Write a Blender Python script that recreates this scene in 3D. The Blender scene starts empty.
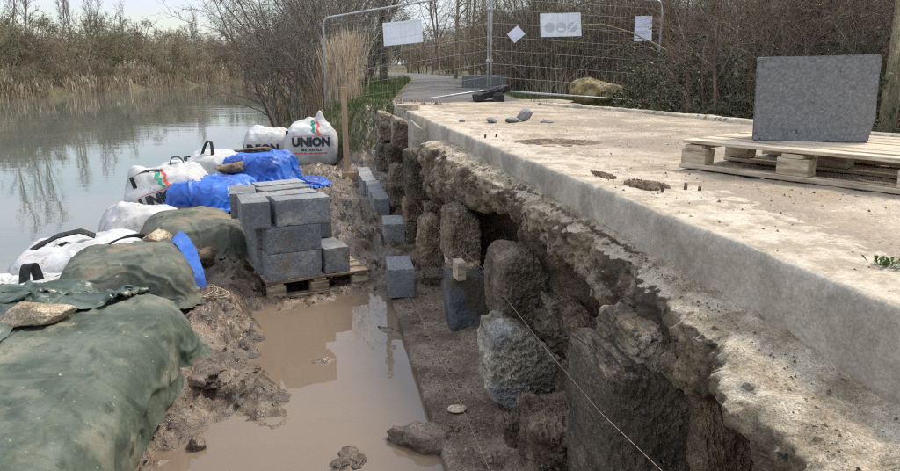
import bpy, bmesh, math, random
import numpy as np
from mathutils import Vector, Matrix
from mathutils.bvhtree import BVHTree

# ---------------------------------------------------------------- camera, sky, sun, exposure
sc = bpy.context.scene
COL = sc.collection
rad = math.radians
CZ = 1.8                       # eye height above the wet floor of the dig
FPX, CXP, CYP = 700.0, 450.0, 235.5
PITCH = math.atan((235.5 - 64) / FPX)
YAW = math.atan((450 - 319) * math.cos(PITCH) / FPX)

cd = bpy.data.cameras.new('camera'); cam = bpy.data.objects.new('camera', cd); COL.objects.link(cam)
cd.sensor_fit = 'HORIZONTAL'; cd.sensor_width = 36; cd.lens = 36 * FPX / 900
cd.clip_start = 0.05; cd.clip_end = 3000
cam.location = (0, 0, CZ); cam.rotation_euler = (math.pi / 2 - PITCH, 0, -YAW)
sc.camera = cam

SUN_EL, SUN_AZ = rad(52), rad(62)        # azimuth clockwise from +Y (along the wall), towards +X
w = bpy.data.worlds.new('World'); sc.world = w; w.use_nodes = True
nt = w.node_tree; nt.nodes.clear(); N = nt.nodes.new; L = nt.links.new
wo = N('ShaderNodeOutputWorld'); bg = N('ShaderNodeBackground'); bg.inputs['Strength'].default_value = 0.135
sky = N('ShaderNodeTexSky'); sky.sky_type = 'NISHITA'; sky.sun_disc = False
sky.sun_elevation = SUN_EL; sky.sun_rotation = SUN_AZ; sky.air_density = 1.2; sky.dust_density = .6
tc = N('ShaderNodeTexCoord'); mp = N('ShaderNodeMapping'); mp.inputs['Scale'].default_value = (1.0, 1.0, 5.5)
mp.inputs['Rotation'].default_value = (0.05, 0.04, 0.6)
n1 = N('ShaderNodeTexNoise'); n1.inputs['Scale'].default_value = 2.6; n1.inputs['Detail'].default_value = 7; n1.inputs['Roughness'].default_value = .55
n1.inputs['Distortion'].default_value = .5
r1 = N('ShaderNodeValToRGB'); r1.color_ramp.elements[0].position = .42; r1.color_ramp.elements[0].color = (.42, .42, .42, 1)
r1.color_ramp.elements[1].position = .60; r1.color_ramp.elements[1].color = (1, 1, 1, 1)
mx = N('ShaderNodeMix'); mx.data_type = 'RGBA'
mx.inputs[7].default_value = (5.3, 5.7, 6.4, 1)
L(tc.outputs['Generated'], mp.inputs['Vector']); L(mp.outputs[0], n1.inputs['Vector']); L(n1.outputs['Fac'], r1.inputs[0])
sep = N('ShaderNodeSeparateXYZ'); L(tc.outputs['Generated'], sep.inputs[0])
el = N('ShaderNodeMapRange'); el.inputs[1].default_value = 0; el.inputs[2].default_value = 1; el.inputs[3].default_value = .58; el.inputs[4].default_value = 1.45; L(sep.outputs['Z'], el.inputs[0])   # overcast sky: zenith brighter than horizon
ml = N('ShaderNodeVectorMath'); ml.operation = 'SCALE'; L(mx.outputs[2], ml.inputs[0]); L(el.outputs[0], ml.inputs['Scale'])
L(r1.outputs[0], mx.inputs[0]); L(sky.outputs[0], mx.inputs[6]); L(ml.outputs[0], bg.inputs['Color']); L(bg.outputs[0], wo.inputs['Surface'])

sd = bpy.data.lights.new('sun', 'SUN'); sun = bpy.data.objects.new('sun', sd); COL.objects.link(sun)
sd.energy = 2.5; sd.angle = rad(14); sd.color = (1, .93, .81)
_sd = Vector((math.sin(SUN_AZ) * math.cos(SUN_EL), math.cos(SUN_AZ) * math.cos(SUN_EL), math.sin(SUN_EL)))
sun.rotation_euler = (-_sd).to_track_quat('-Z', 'Y').to_euler(); sun.location = (5, 5, 20)

sc.view_settings.view_transform = 'Standard'; sc.view_settings.look = 'None'
sc.view_settings.exposure = 0.84; sc.view_settings.gamma = 1.0; sc.view_settings.use_curve_mapping = False
sc.cycles.max_bounces = 6; sc.cycles.use_denoising = False; sc.cycles.filter_width = 1.25
sc.cycles.sample_clamp_indirect = 2; sc.cycles.sample_clamp_direct = 12

# ---------------------------------------------------------------- photo pixel -> direction -> point on a known plane
_f = np.array([math.sin(YAW) * math.cos(PITCH), math.cos(YAW) * math.cos(PITCH), -math.sin(PITCH)])
_r = np.array([math.cos(YAW), -math.sin(YAW), 0.0]); _u = np.cross(_r, _f); _C = np.array([0, 0, CZ])
def _ray(x, y): return _f + _r * (x - CXP) / FPX - _u * (y - CYP) / FPX
def onz(x, y, z): d = _ray(x, y); return _C + d * ((z - CZ) / d[2])
def onx(x, y, X): d = _ray(x, y); return _C + d * (X / d[0])
def ony(x, y, Y): d = _ray(x, y); return _C + d * (Y / d[1])
def ondepth(x, y, D): return _C + _ray(x, y) * D

# ---------------------------------------------------------------- noise
_rs = np.random.RandomState(7)
_G = _rs.normal(size=(4096, 3)); _G /= np.linalg.norm(_G, axis=1)[:, None]
def _h(i, j, k):
    n = (i * 73856093) ^ (j * 19349663) ^ (k * 83492791)
    n = (n ^ (n >> 13)) * 1274126177
    return (n ^ (n >> 16)) & 4095
def pn(p):
    p = np.asarray(p, float); i = np.floor(p).astype(np.int64); f = p - i; u = f * f * f * (f * (f * 6 - 15) + 10)
    out = 0
    for a in (0, 1):
        wa = u[:, 0] if a else 1 - u[:, 0]
        for b in (0, 1):
            wb = u[:, 1] if b else 1 - u[:, 1]
            for c in (0, 1):
                wc = u[:, 2] if c else 1 - u[:, 2]
                g = _G[_h(i[:, 0] + a, i[:, 1] + b, i[:, 2] + c)]
                out = out + wa * wb * wc * ((f - np.array([a, b, c])) * g).sum(1)
    return out * 1.6
def fbm(p, o=4, lac=2.1, g=.5, ridge=False):
    p = np.asarray(p, float); s = 0; a = 1.0; q = p.copy()
    for k in range(o):
        n = pn(q + 17.3 * k)
        s = s + a * ((1 - 2 * np.abs(n)) if ridge else n); a *= g; q = q * lac
    return s
def sst(a, b, x):
    t = np.clip((np.asarray(x, float) - a) / (b - a), 0, 1); return t * t * (3 - 2 * t)

# ---------------------------------------------------------------- mesh + object helpers
def mesh(name, v, f, mat=None, smooth=True):
    me = bpy.data.meshes.new(name)
    v = np.asarray(v, float)
    me.from_pydata(v.tolist(), [], f.tolist() if isinstance(f, np.ndarray) else f)
    if mat:
        for m in (mat if isinstance(mat, (list, tuple)) else [mat]): me.materials.append(m)
    if smooth: me.polygons.foreach_set('use_smooth', [True] * len(me.polygons))
    me.update(); return me
def tag(o, label=None, cat=None, group=None, kind=None):
    if label: o['label'] = label
    if cat: o['category'] = cat
    if group: o['group'] = group
    if kind: o['kind'] = kind
    return o
def obj(name, me, parent=None, loc=None, rz=0, **k):
    o = bpy.data.objects.new(name, me); COL.objects.link(o)
    if parent is not None: o.parent = parent
    if loc is not None: o.location = loc
    if rz: o.rotation_euler.z = rz
    return tag(o, **k)
def empty(name, loc, label, cat, group=None, rz=0, kind=None):
    o = bpy.data.objects.new(name, None); COL.objects.link(o); o.location = loc; o.rotation_euler.z = rz
    o.empty_display_size = .1
    return tag(o, label, cat, group, kind)
def copy_tree(root, loc, rz=0, scale=1.0, label=None, group=None):
    r = root.copy(); COL.objects.link(r); r.location = loc; r.rotation_euler = (0, 0, rz)
    r.scale = (scale,) * 3 if not hasattr(scale, '__len__') else scale
    tag(r, label, None, group)
    for ch in list(root.children):
        c = ch.copy(); COL.objects.link(c); c.parent = r
    return r
def grid_faces(nu, nv, wrap_v=False, off=0):
    a = np.arange(nu * nv).reshape(nu, nv) + off
    if wrap_v:
        b = np.roll(a, -1, axis=1); return np.stack([a[:-1], a[1:], b[1:], b[:-1]], -1).reshape(-1, 4)
    return np.stack([a[:-1, :-1], a[1:, :-1], a[1:, 1:], a[:-1, 1:]], -1).reshape(-1, 4)
def grid_normals(P):
    du = np.gradient(P, axis=0); dv = np.gradient(P, axis=1); n = np.cross(du, dv)
    return n / (np.linalg.norm(n, axis=-1, keepdims=True) + 1e-9)
class MB:
    def __init__(s): s.v = []; s.f = []
    def add(s, v, f):
        o = len(s.v); s.v += [tuple(map(float, q)) for q in v]; s.f += [tuple(int(i) + o for i in q) for q in f]; return s
    def box(s, c, d, rz=0, rx=0, ry=0, jit=0, rng=random):
        M = Matrix.Rotation(rz, 3, 'Z') @ Matrix.Rotation(ry, 3, 'Y') @ Matrix.Rotation(rx, 3, 'X')
        v = []
        for z in (-.5, .5):
            for y in (-.5, .5):
                for x in (-.5, .5):
                    q = M @ Vector((x * d[0] + rng.uniform(-jit, jit), y * d[1] + rng.uniform(-jit, jit), z * d[2] + rng.uniform(-jit, jit)))
                    v.append((q.x + c[0], q.y + c[1], q.z + c[2]))
        return s.add(v, [(0, 2, 3, 1), (4, 5, 7, 6), (0, 1, 5, 4), (2, 6, 7, 3), (0, 4, 6, 2), (1, 3, 7, 5)])
    def tube(s, pts, r, n=8, cap=True):
        pts = [Vector(p) for p in pts]; rr = r if hasattr(r, '__len__') else [r] * len(pts); V = []; F = []
        for i, p in enumerate(pts):
            t = (pts[min(i + 1, len(pts) - 1)] - pts[max(i - 1, 0)]).normalized()
            a = t.orthogonal().normalized() if i == 0 else (pa - t * pa.dot(t)).normalized()
            pa = a; b = t.cross(a)
            for k in range(n):
                th = 2 * math.pi * k / n; V.append(p + (a * math.cos(th) + b * math.sin(th)) * rr[i])
        for i in range(len(pts) - 1):
            for k in range(n): F.append((i * n + k, i * n + (k + 1) % n, (i + 1) * n + (k + 1) % n, (i + 1) * n + k))
        if cap: F.append(tuple(range(n - 1, -1, -1))); F.append(tuple((len(pts) - 1) * n + k for k in range(n)))
        return s.add(V, F)
    def me(s, name, mat, smooth=False): return mesh(name, s.v, s.f, mat, smooth)
def bevel(o, wd=.006, seg=2):
    m = o.modifiers.new('bevel', 'BEVEL'); m.width = wd; m.segments = seg; m.limit_method = 'ANGLE'; m.angle_limit = rad(35); return o

# ---------------------------------------------------------------- materials
def mat(name, cols, scale=4, detail=6, pos=None, rough=(.75, .95), bump=((30, .3, .01),), coords='Object', spec=.3, mix2=None, metallic=0,
        distort=0.0, trans=0, objvar=0.0, stretch=None, attr=None, grain=(150, .42)):
    """cols: colours along a noise ramp; mix2: list of (noise scale, lo, hi, colour) overlays; bump: (scale, strength, distance)"""
    m = bpy.data.materials.new(name); m.use_nodes = True; t = m.node_tree; nd = t.nodes; lk = t.links.new
    b = nd['Principled BSDF']; b.inputs['Specular IOR Level'].default_value = spec; b.inputs['Metallic'].default_value = metallic
    tcn = nd.new('ShaderNodeTexCoord'); src = tcn.outputs[coords]
    oi = nd.new('ShaderNodeObjectInfo')
    ad = nd.new('ShaderNodeVectorMath'); ad.operation = 'MULTIPLY_ADD'
    cmb = nd.new('ShaderNodeCombineXYZ'); lk(oi.outputs['Random'], cmb.inputs[0]); lk(oi.outputs['Random'], cmb.inputs[2])
    lk(cmb.outputs[0], ad.inputs[0]); ad.inputs[1].default_value = (37, 11, 23); lk(src, ad.inputs[2]); src = ad.outputs[0]
    if stretch:
        mpn = nd.new('ShaderNodeMapping'); mpn.inputs['Scale'].default_value = stretch; lk(src, mpn.inputs[0]); src = mpn.outputs[0]
    def noise(sc_, dt=detail, rg=.6):
        n = nd.new('ShaderNodeTexNoise'); n.inputs['Scale'].default_value = sc_; n.inputs['Detail'].default_value = dt
        n.inputs['Roughness'].default_value = rg; n.inputs['Distortion'].default_value = distort; lk(src, n.inputs['Vector']); return n.outputs['Fac']
    base = noise(scale); rp = nd.new('ShaderNodeValToRGB'); cr = rp.color_ramp
    k = len(cols); ps = pos or [.385 + .23 * i / max(1, k - 1) for i in range(k)]
    while len(cr.elements) < k: cr.elements.new(.5)
    for i in range(k): cr.elements[i].position = ps[i]; cr.elements[i].color = (*cols[i], 1)
    lk(base, rp.inputs[0]); colr = rp.outputs[0]
    for (s2, lo, hi, c2) in (mix2 or []):
        lo, hi = .5 + (lo - .5) * .62, .5 + (hi - .5) * .62
        mr = nd.new('ShaderNodeMapRange'); mr.inputs[1].default_value = lo; mr.inputs[2].default_value = hi; lk(noise(s2), mr.inputs[0])
        mxn = nd.new('ShaderNodeMix'); mxn.data_type = 'RGBA'; lk(mr.outputs[0], mxn.inputs[0]); lk(colr, mxn.inputs[6]); mxn.inputs[7].default_value = (*c2, 1)
        colr = mxn.outputs[2]
    if attr:                                                                  # second colour set where a mesh attribute says so (dust lying on the ledge)
        an, cols2 = attr; at_ = nd.new('ShaderNodeAttribute'); at_.attribute_name = an; rp2 = nd.new('ShaderNodeValToRGB'); c2r = rp2.color_ramp
        while len(c2r.elements) < len(cols2): c2r.elements.new(.5)
        for i in range(len(cols2)): c2r.elements[i].position = .40 + .2 * i / (len(cols2) - 1); c2r.elements[i].color = (*cols2[i], 1)
        lk(noise(9, 9), rp2.inputs[0]); ma = nd.new('ShaderNodeMath'); ma.operation = 'MULTIPLY_ADD'; ma.inputs[1].default_value = 2.2; lk(noise(13, 8), ma.inputs[0]); lk(at_.outputs['Fac'], ma.inputs[2])
        mr = nd.new('ShaderNodeMapRange'); mr.inputs[1].default_value = 1.55; mr.inputs[2].default_value = 1.72; lk(ma.outputs[0], mr.inputs[0])
        mxn = nd.new('ShaderNodeMix'); mxn.data_type = 'RGBA'; lk(mr.outputs[0], mxn.inputs[0]); lk(colr, mxn.inputs[6]); lk(rp2.outputs[0], mxn.inputs[7]); colr = mxn.outputs[2]
    if grain and bump:                                                        # fine aggregate: small light and dark grains in the surface itself
        for gs, ga in (grain, (grain[0] * .35, grain[1] * .7)):
            mr = nd.new('ShaderNodeMapRange'); mr.inputs[1].default_value = .36; mr.inputs[2].default_value = .64; mr.inputs[3].default_value = 1 - ga; mr.inputs[4].default_value = 1 + ga; lk(noise(gs, 3, .7), mr.inputs[0])
            gm = nd.new('ShaderNodeVectorMath'); gm.operation = 'SCALE'; lk(colr, gm.inputs[0]); lk(mr.outputs[0], gm.inputs['Scale']); colr = gm.outputs[0]
    if objvar:
        hs = nd.new('ShaderNodeHueSaturation'); mr = nd.new('ShaderNodeMapRange'); mr.inputs[3].default_value = 1 - objvar; mr.inputs[4].default_value = 1 + objvar
        lk(oi.outputs['Random'], mr.inputs[0]); lk(mr.outputs[0], hs.inputs['Value']); lk(colr, hs.inputs['Color']); colr = hs.outputs[0]
    lk(colr, b.inputs['Base Color'])
    mr = nd.new('ShaderNodeMapRange'); mr.inputs[1].default_value = .38; mr.inputs[2].default_value = .62
    mr.inputs[3].default_value, mr.inputs[4].default_value = rough; lk(noise(scale * 1.7), mr.inputs[0]); lk(mr.outputs[0], b.inputs['Roughness'])
    prev = None
    for (s3, st, ds) in bump:
        bn = nd.new('ShaderNodeBump'); bn.inputs['Strength'].default_value = st; bn.inputs['Distance'].default_value = ds
        lk(noise(s3, 5, .65), bn.inputs['Height'])
        if prev: lk(prev, bn.inputs['Normal'])
        prev = bn.outputs[0]
    if prev: lk(prev, b.inputs['Normal'])
    if trans:
        b.inputs['Transmission Weight'].default_value = trans
    return m

M = {}
M['block'] = mat('concrete_block', [(.145, .148, .152), (.20, .202, .204), (.26, .26, .257)], grain=(150, .20), scale=70, bump=((90, .6, .006), (18, .4, .012)), objvar=.22,
                 mix2=[(2.2, .52, .75, (.15, .152, .155)), (3.1, .60, .80, (.34, .315, .275)), (5, .60, .76, (.20, .16, .115)), (70, .76, .84, (.09, .09, .09))])
M['bigblock'] = mat('smooth_concrete', [(.155, .153, .15), (.185, .182, .178), (.22, .217, .21)], grain=(150, .16), scale=70, bump=((160, .7, .004), (50, .5, .006)),
                    mix2=[(22, .76, .84, (.06, .06, .06)), (60, .74, .84, (.31, .305, .30))])
M['wood'] = mat('pallet_wood', [(.30, .23, .155), (.46, .37, .26), (.56, .47, .35)], grain=(150, .15), scale=5, stretch=(1, 9, 9), bump=((40, .35, .003),), objvar=.13,
                mix2=[(2.2, .60, .75, (.24, .19, .14))])
M['wetwood'] = mat('muddy_pallet_wood', [(.16, .115, .075), (.30, .225, .15), (.40, .32, .22)], grain=(150, .2), scale=5, stretch=(1, 7, 7), bump=((40, .4, .004),), objvar=.12,
                   mix2=[(3, .52, .66, (.12, .08, .05))])
M['darkblock'] = mat('dark_concrete', [(.06, .062, .066), (.085, .088, .092), (.12, .12, .12)], grain=(150, .2), scale=7, bump=((60, .6, .008),), mix2=[(3, .55, .65, (.085, .07, .05))])
M['stake'] = mat('stake_wood', [(.36, .23, .13), (.47, .32, .19)], grain=(150, .12), scale=5, stretch=(6, 6, 1), bump=((40, .3, .003),))
M['mud'] = mat('mud', [(.05, .032, .018), (.105, .07, .042), (.18, .126, .08)], grain=(130, .25), scale=5.5, detail=8, rough=(.15, .62), spec=.5,
               bump=((18, .7, .03), (70, .6, .008)), mix2=[(1.6, .58, .72, (.165, .12, .08)), (40, .74, .84, (.2, .15, .10))])
M['earth'] = mat('dark_earth', [(.06, .041, .026), (.13, .09, .058), (.21, .152, .102)], scale=6, detail=8, rough=(.8, 1),
                 bump=((22, .9, .03), (90, .7, .01)), mix2=[(30, .66, .72, (.22, .18, .13))])
M['strip'] = mat('footing_dirt', [(.10, .07, .045), (.155, .11, .074), (.22, .165, .115)], scale=4, detail=8, rough=(.7, .95),
                 bump=((40, .8, .012), (160, .6, .004)), mix2=[(55, .67, .74, (.30, .25, .19)), (1.4, .55, .68, (.09, .063, .042))])
M['stone'] = mat('old_stone', [(.088, .066, .043), (.182, .137, .092), (.295, .23, .155)], scale=5, detail=9, rough=(.8, 1), objvar=.25,
                 bump=((16, .8, .04), (50, 1.0, .025), (140, .9, .008)), mix2=[(26, .60, .70, (.30, .265, .20)), (3.0, .52, .66, (.19, .14, .09))])
M['darkstone'] = mat('dark_stone', [(.062, .047, .032), (.125, .096, .067), (.20, .155, .108)], grain=(150, .34), scale=6, detail=9, rough=(.75, 1), objvar=.15,
                     bump=((18, .8, .035), (55, 1.0, .02), (150, .9, .007)), mix2=[(3.4, .55, .70, (.125, .10, .07)), (60, .62, .70, (.18, .165, .135))])
M['palestone'] = mat('pale_stone', [(.10, .085, .062), (.22, .19, .145), (.36, .32, .25)], scale=4, detail=9, rough=(.8, 1),
                     bump=((16, .8, .025), (70, .9, .01)), mix2=[(2.6, .58, .68, (.19, .185, .175))])
M['tanstone'] = mat('tan_stone', [(.26, .19, .12), (.40, .31, .205), (.52, .42, .30)], scale=6, detail=8, rough=(.85, 1),
                    bump=((20, .8, .02), (80, .8, .008)), objvar=.12)
M['brownstone'] = mat('brown_stone', [(.10, .07, .042), (.19, .135, .085), (.29, .21, .135)], scale=6, detail=8, rough=(.8, 1),
                      bump=((20, .8, .02), (80, .8, .008)), objvar=.12)
M['yellowstone'] = mat('yellow_stone', [(.16, .12, .06), (.36, .26, .10), (.46, .38, .22)], scale=4, detail=8, rough=(.85, 1), bump=((10, .8, .05),),
                       mix2=[(6, .6, .7, (.12, .11, .08))])
M['lip'] = mat('rough_old_concrete', [(.085, .063, .04), (.20, .152, .098), (.34, .27, .175)], grain=(150, .24), scale=3.4, detail=10, rough=(.8, 1),
               bump=((14, .9, .03), (60, 1.0, .012), (170, .6, .004)), mix2=[(6, .58, .74, (.38, .325, .24)), (28, .63, .70, (.05, .045, .037))], attr=('dust', [(.26, .205, .135), (.385, .315, .22), (.47, .40, .295)]))
M['ledge'] = mat('dusty_ledge', [(.31, .255, .18), (.43, .365, .27), (.52, .455, .355)], grain=(150, .2), scale=5, detail=9, rough=(.85, 1),
                 bump=((24, .8, .012), (120, .7, .004)), mix2=[(11, .62, .70, (.17, .14, .10)), (4, .6, .7, (.26, .23, .18))])
M['slabedge'] = mat('formed_concrete', [(.29, .245, .185), (.385, .33, .258), (.46, .40, .315)], grain=(110, .15), scale=3, detail=8, rough=(.8, .95),
                    bump=((9, .35, .012), (70, .5, .004)), mix2=[(2.1, .54, .70, (.27, .24, .195)), (7, .60, .78, (.44, .385, .31)), (30, .80, .88, (.2, .175, .14))])
M['deck'] = mat('sandy_deck', [(.24, .188, .13), (.35, .283, .203), (.42, .348, .262)], grain=(150, .17), scale=2.2, detail=10, rough=(.9, 1),
                bump=((60, .7, .006), (220, .6, .002)), mix2=[(.9, .50, .64, (.25, .20, .145)), (4, .56, .74, (.27, .205, .135)), (38, .68, .76, (.22, .165, .11)), (90, .69, .73, (.14, .11, .08))], attr=('dust', [(.29, .237, .168), (.395, .33, .245), (.455, .39, .30)]))
M['soil'] = mat('dark_soil', [(.07, .047, .03), (.13, .092, .058), (.21, .155, .10)], scale=14, detail=8, rough=(.9, 1), bump=((60, .9, .012),))
M['ground'] = mat('ground', [(.05, .046, .022), (.09, .078, .04), (.14, .11, .065)], scale=.8, detail=9, rough=(.9, 1), bump=((8, .8, .05),), coords='Object',
                  mix2=[(.35, .56, .70, (.065, .078, .028)), (3, .6, .7, (.15, .11, .065))])
M['asphalt'] = mat('worn_asphalt', [(.085, .08, .074), (.115, .108, .10), (.15, .14, .128)], grain=(90, .2), scale=1.2, detail=9, rough=(.85, 1), bump=((60, .6, .006),),
                   mix2=[(.6, .52, .64, (.12, .105, .09))])
M['grass'] = mat('grass', [(.05, .085, .02), (.085, .125, .03), (.15, .15, .06)], scale=3, rough=(.7, .9), bump=())
M['reed'] = mat('dry_reed', [(.38, .28, .18), (.52, .41, .28), (.62, .51, .37)], scale=6, rough=(.8, 1), bump=())
M['reedfar'] = mat('far_reed', [(.26, .195, .135), (.36, .28, .195), (.45, .36, .255)], scale=.6, rough=(.8, 1), bump=())
M['bark'] = mat('grey_bark', [(.11, .092, .07), (.19, .165, .13), (.27, .24, .195)], scale=6, rough=(.85, 1), bump=((30, .8, .02),), stretch=(1, 1, .25), objvar=.25)
M['barkred'] = mat('brown_bark', [(.12, .085, .06), (.20, .145, .10), (.28, .21, .15)], scale=6, rough=(.85, 1), bump=((30, .8, .02),), stretch=(1, 1, .25), objvar=.25)
M['barkolive'] = mat('olive_bark', [(.13, .11, .065), (.22, .185, .115), (.30, .26, .165)], scale=6, rough=(.85, 1), bump=((30, .8, .02),), stretch=(1, 1, .25), objvar=.2)
M['barkpale'] = mat('pale_bark', [(.15, .135, .115), (.24, .22, .19), (.32, .295, .26)], scale=6, rough=(.85, 1), bump=((30, .8, .02),), stretch=(1, 1, .25), objvar=.15)
M['leaf'] = mat('dark_leaf', [(.02, .032, .012), (.04, .06, .02), (.075, .09, .035)], scale=2, rough=(.45, .7), bump=(), objvar=.2)
M['deadleaf'] = mat('dead_leaf', [(.06, .045, .028), (.12, .085, .05), (.20, .145, .085)], scale=2, rough=(.8, 1), bump=(), objvar=.2)
M['farbrush'] = mat('far_brush', [(.17, .132, .093), (.25, .20, .14), (.34, .275, .195)], scale=.5, rough=(.9, 1), bump=(), objvar=.22)
M['farolive'] = mat('far_olive_brush', [(.125, .115, .07), (.19, .17, .105), (.26, .23, .145)], scale=.5, rough=(.9, 1), bump=(), objvar=.22)
M['steel'] = mat('galvanised_steel', [(.36, .37, .37), (.44, .45, .45), (.52, .53, .53)], scale=8, rough=(.35, .55), metallic=.25, bump=())
M['rubber'] = mat('black_rubber', [(.018, .018, .019), (.032, .032, .033)], grain=(150, .1), scale=8, rough=(.6, .85), bump=((60, .4, .004),), mix2=[(6, .6, .72, (.10, .085, .065))])
M['sign'] = mat('white_sign', [(.66, .67, .68), (.74, .75, .76)], scale=4, rough=(.4, .6), bump=())
M['paper'] = mat('paper', [(.60, .60, .68), (.70, .70, .77)], scale=4, rough=(.5, .7), bump=())
M['signgrey'] = mat('faded_print', [(.44, .48, .48), (.52, .55, .55)], scale=4, rough=(.5, .6), bump=())
M['printdark'] = mat('dark_print', [(.02, .02, .022), (.035, .035, .04)], scale=20, rough=(.5, .7), bump=())
M['printred'] = mat('red_print', [(.55, .045, .035), (.62, .08, .06)], scale=20, rough=(.5, .7), bump=())
M['printgreen'] = mat('green_print', [(.01, .20, .10), (.015, .25, .13)], scale=20, rough=(.5, .7), bump=())
M['bag'] = mat('woven_white_bag', [(.35, .335, .31), (.42, .41, .395), (.475, .47, .46)], scale=4, grain=(240, .10), rough=(.55, .75), distort=.8, bump=((5, .35, .03), (16, .3, .01), (150, .2, .002)),
               mix2=[(2.3, .60, .74, (.40, .33, .25)), (14, .68, .76, (.33, .26, .19))])
M['strap'] = mat('black_webbing', [(.016, .016, .017), (.03, .03, .032)], scale=20, rough=(.6, .85), bump=((200, .4, .002),))
M['tarp'] = mat('green_tarp', [(.046, .06, .042), (.074, .09, .064), (.11, .122, .092)], scale=3.2, detail=8, grain=(240, .10), rough=(.55, .8), spec=.25,
                bump=((26, .3, .004), (120, .25, .002)), mix2=[(2.6, .55, .74, (.17, .165, .12)), (38, .73, .83, (.28, .27, .20)), (9, .62, .80, (.045, .058, .04))])
M['tarpdark'] = mat('dark_green_tarp', [(.03, .045, .03), (.05, .07, .046), (.08, .10, .07)], scale=3, detail=8, grain=(240, .10), rough=(.3, .5), spec=.5,
                    bump=((9, .5, .02), (40, .35, .005)), mix2=[(5, .64, .76, (.16, .15, .10))])
M['tarpmuddy'] = mat('muddy_green_tarp', [(.06, .068, .05), (.095, .10, .075), (.14, .138, .105)], scale=4, detail=8, grain=(240, .10), rough=(.55, .85), spec=.2,
                     bump=((9, .5, .02), (40, .4, .006)), mix2=[(2.6, .52, .66, (.19, .15, .10)), (26, .72, .82, (.30, .26, .19))])
M['bluetarp'] = mat('blue_tarp', [(.008, .05, .25), (.015, .095, .40), (.035, .15, .50)], scale=3, detail=6, grain=(240, .10), rough=(.38, .58), spec=.5,
                    bump=((10, .4, .015), (45, .35, .005)), mix2=[(4, .66, .80, (.20, .22, .30))])
M['string'] = mat('string_line', [(.42, .29, .22), (.5, .37, .29)], scale=20, rough=(.7, .9), bump=())
def water(name, col, rough, bumps, spec=.5, coords='Object', mask=None):
    m = bpy.data.materials.new(name); m.use_nodes = True; t = m.node_tree; nd = t.nodes; lk = t.links.new
    b = nd['Principled BSDF']; b.inputs['Base Color'].default_value = (*col, 1); b.inputs['Roughness'].default_value = rough
    b.inputs['IOR'].default_value = 1.6 if name == 'river_water' else 1.36; b.inputs['Specular IOR Level'].default_value = spec
    tcn = nd.new('ShaderNodeTexCoord'); prev = None
    for (sx, sy, s3, st, ds, lo, hi) in bumps:
        mpn = nd.new('ShaderNodeMapping'); mpn.inputs['Scale'].default_value = (sx, sy, 1); lk(tcn.outputs[coords], mpn.inputs[0])
        n = nd.new('ShaderNodeTexNoise'); n.inputs['Scale'].default_value = s3; n.inputs['Detail'].default_value = 4; n.inputs['Roughness'].default_value = .5; n.inputs['Distortion'].default_value = .4
        lk(mpn.outputs[0], n.inputs['Vector']); h = n.outputs['Fac']
        if hi:
            nm = nd.new('ShaderNodeTexNoise'); nm.inputs['Scale'].default_value = mask; nm.inputs['Detail'].default_value = 2; lk(tcn.outputs[coords], nm.inputs['Vector'])
            mr = nd.new('ShaderNodeMapRange'); mr.inputs[1].default_value = lo; mr.inputs[2].default_value = hi; mr.inputs[3].default_value = .08; lk(nm.outputs['Fac'], mr.inputs[0])
            mu = nd.new('ShaderNodeMath'); mu.operation = 'MULTIPLY'; lk(h, mu.inputs[0]); lk(mr.outputs[0], mu.inputs[1]); h = mu.outputs[0]
        bn = nd.new('ShaderNodeBump'); bn.inputs['Strength'].default_value = st; bn.inputs['Distance'].default_value = ds; lk(h, bn.inputs['Height'])
        if prev: lk(prev, bn.inputs['Normal'])
        prev = bn.outputs[0]
    lk(prev, b.inputs['Normal']); return m
M['river'] = water('river_water', (.105, .115, .095), .012, [(.55, 1.0, 1.7, .6, .05, .48, .60), (.8, 1.0, 7, .3, .010, .46, .62)], mask=.05)
M['puddle'] = water('puddle_water', (.165, .118, .08), .012, [(1, 1, 3.5, .12, .01, 0, 0)])

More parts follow.
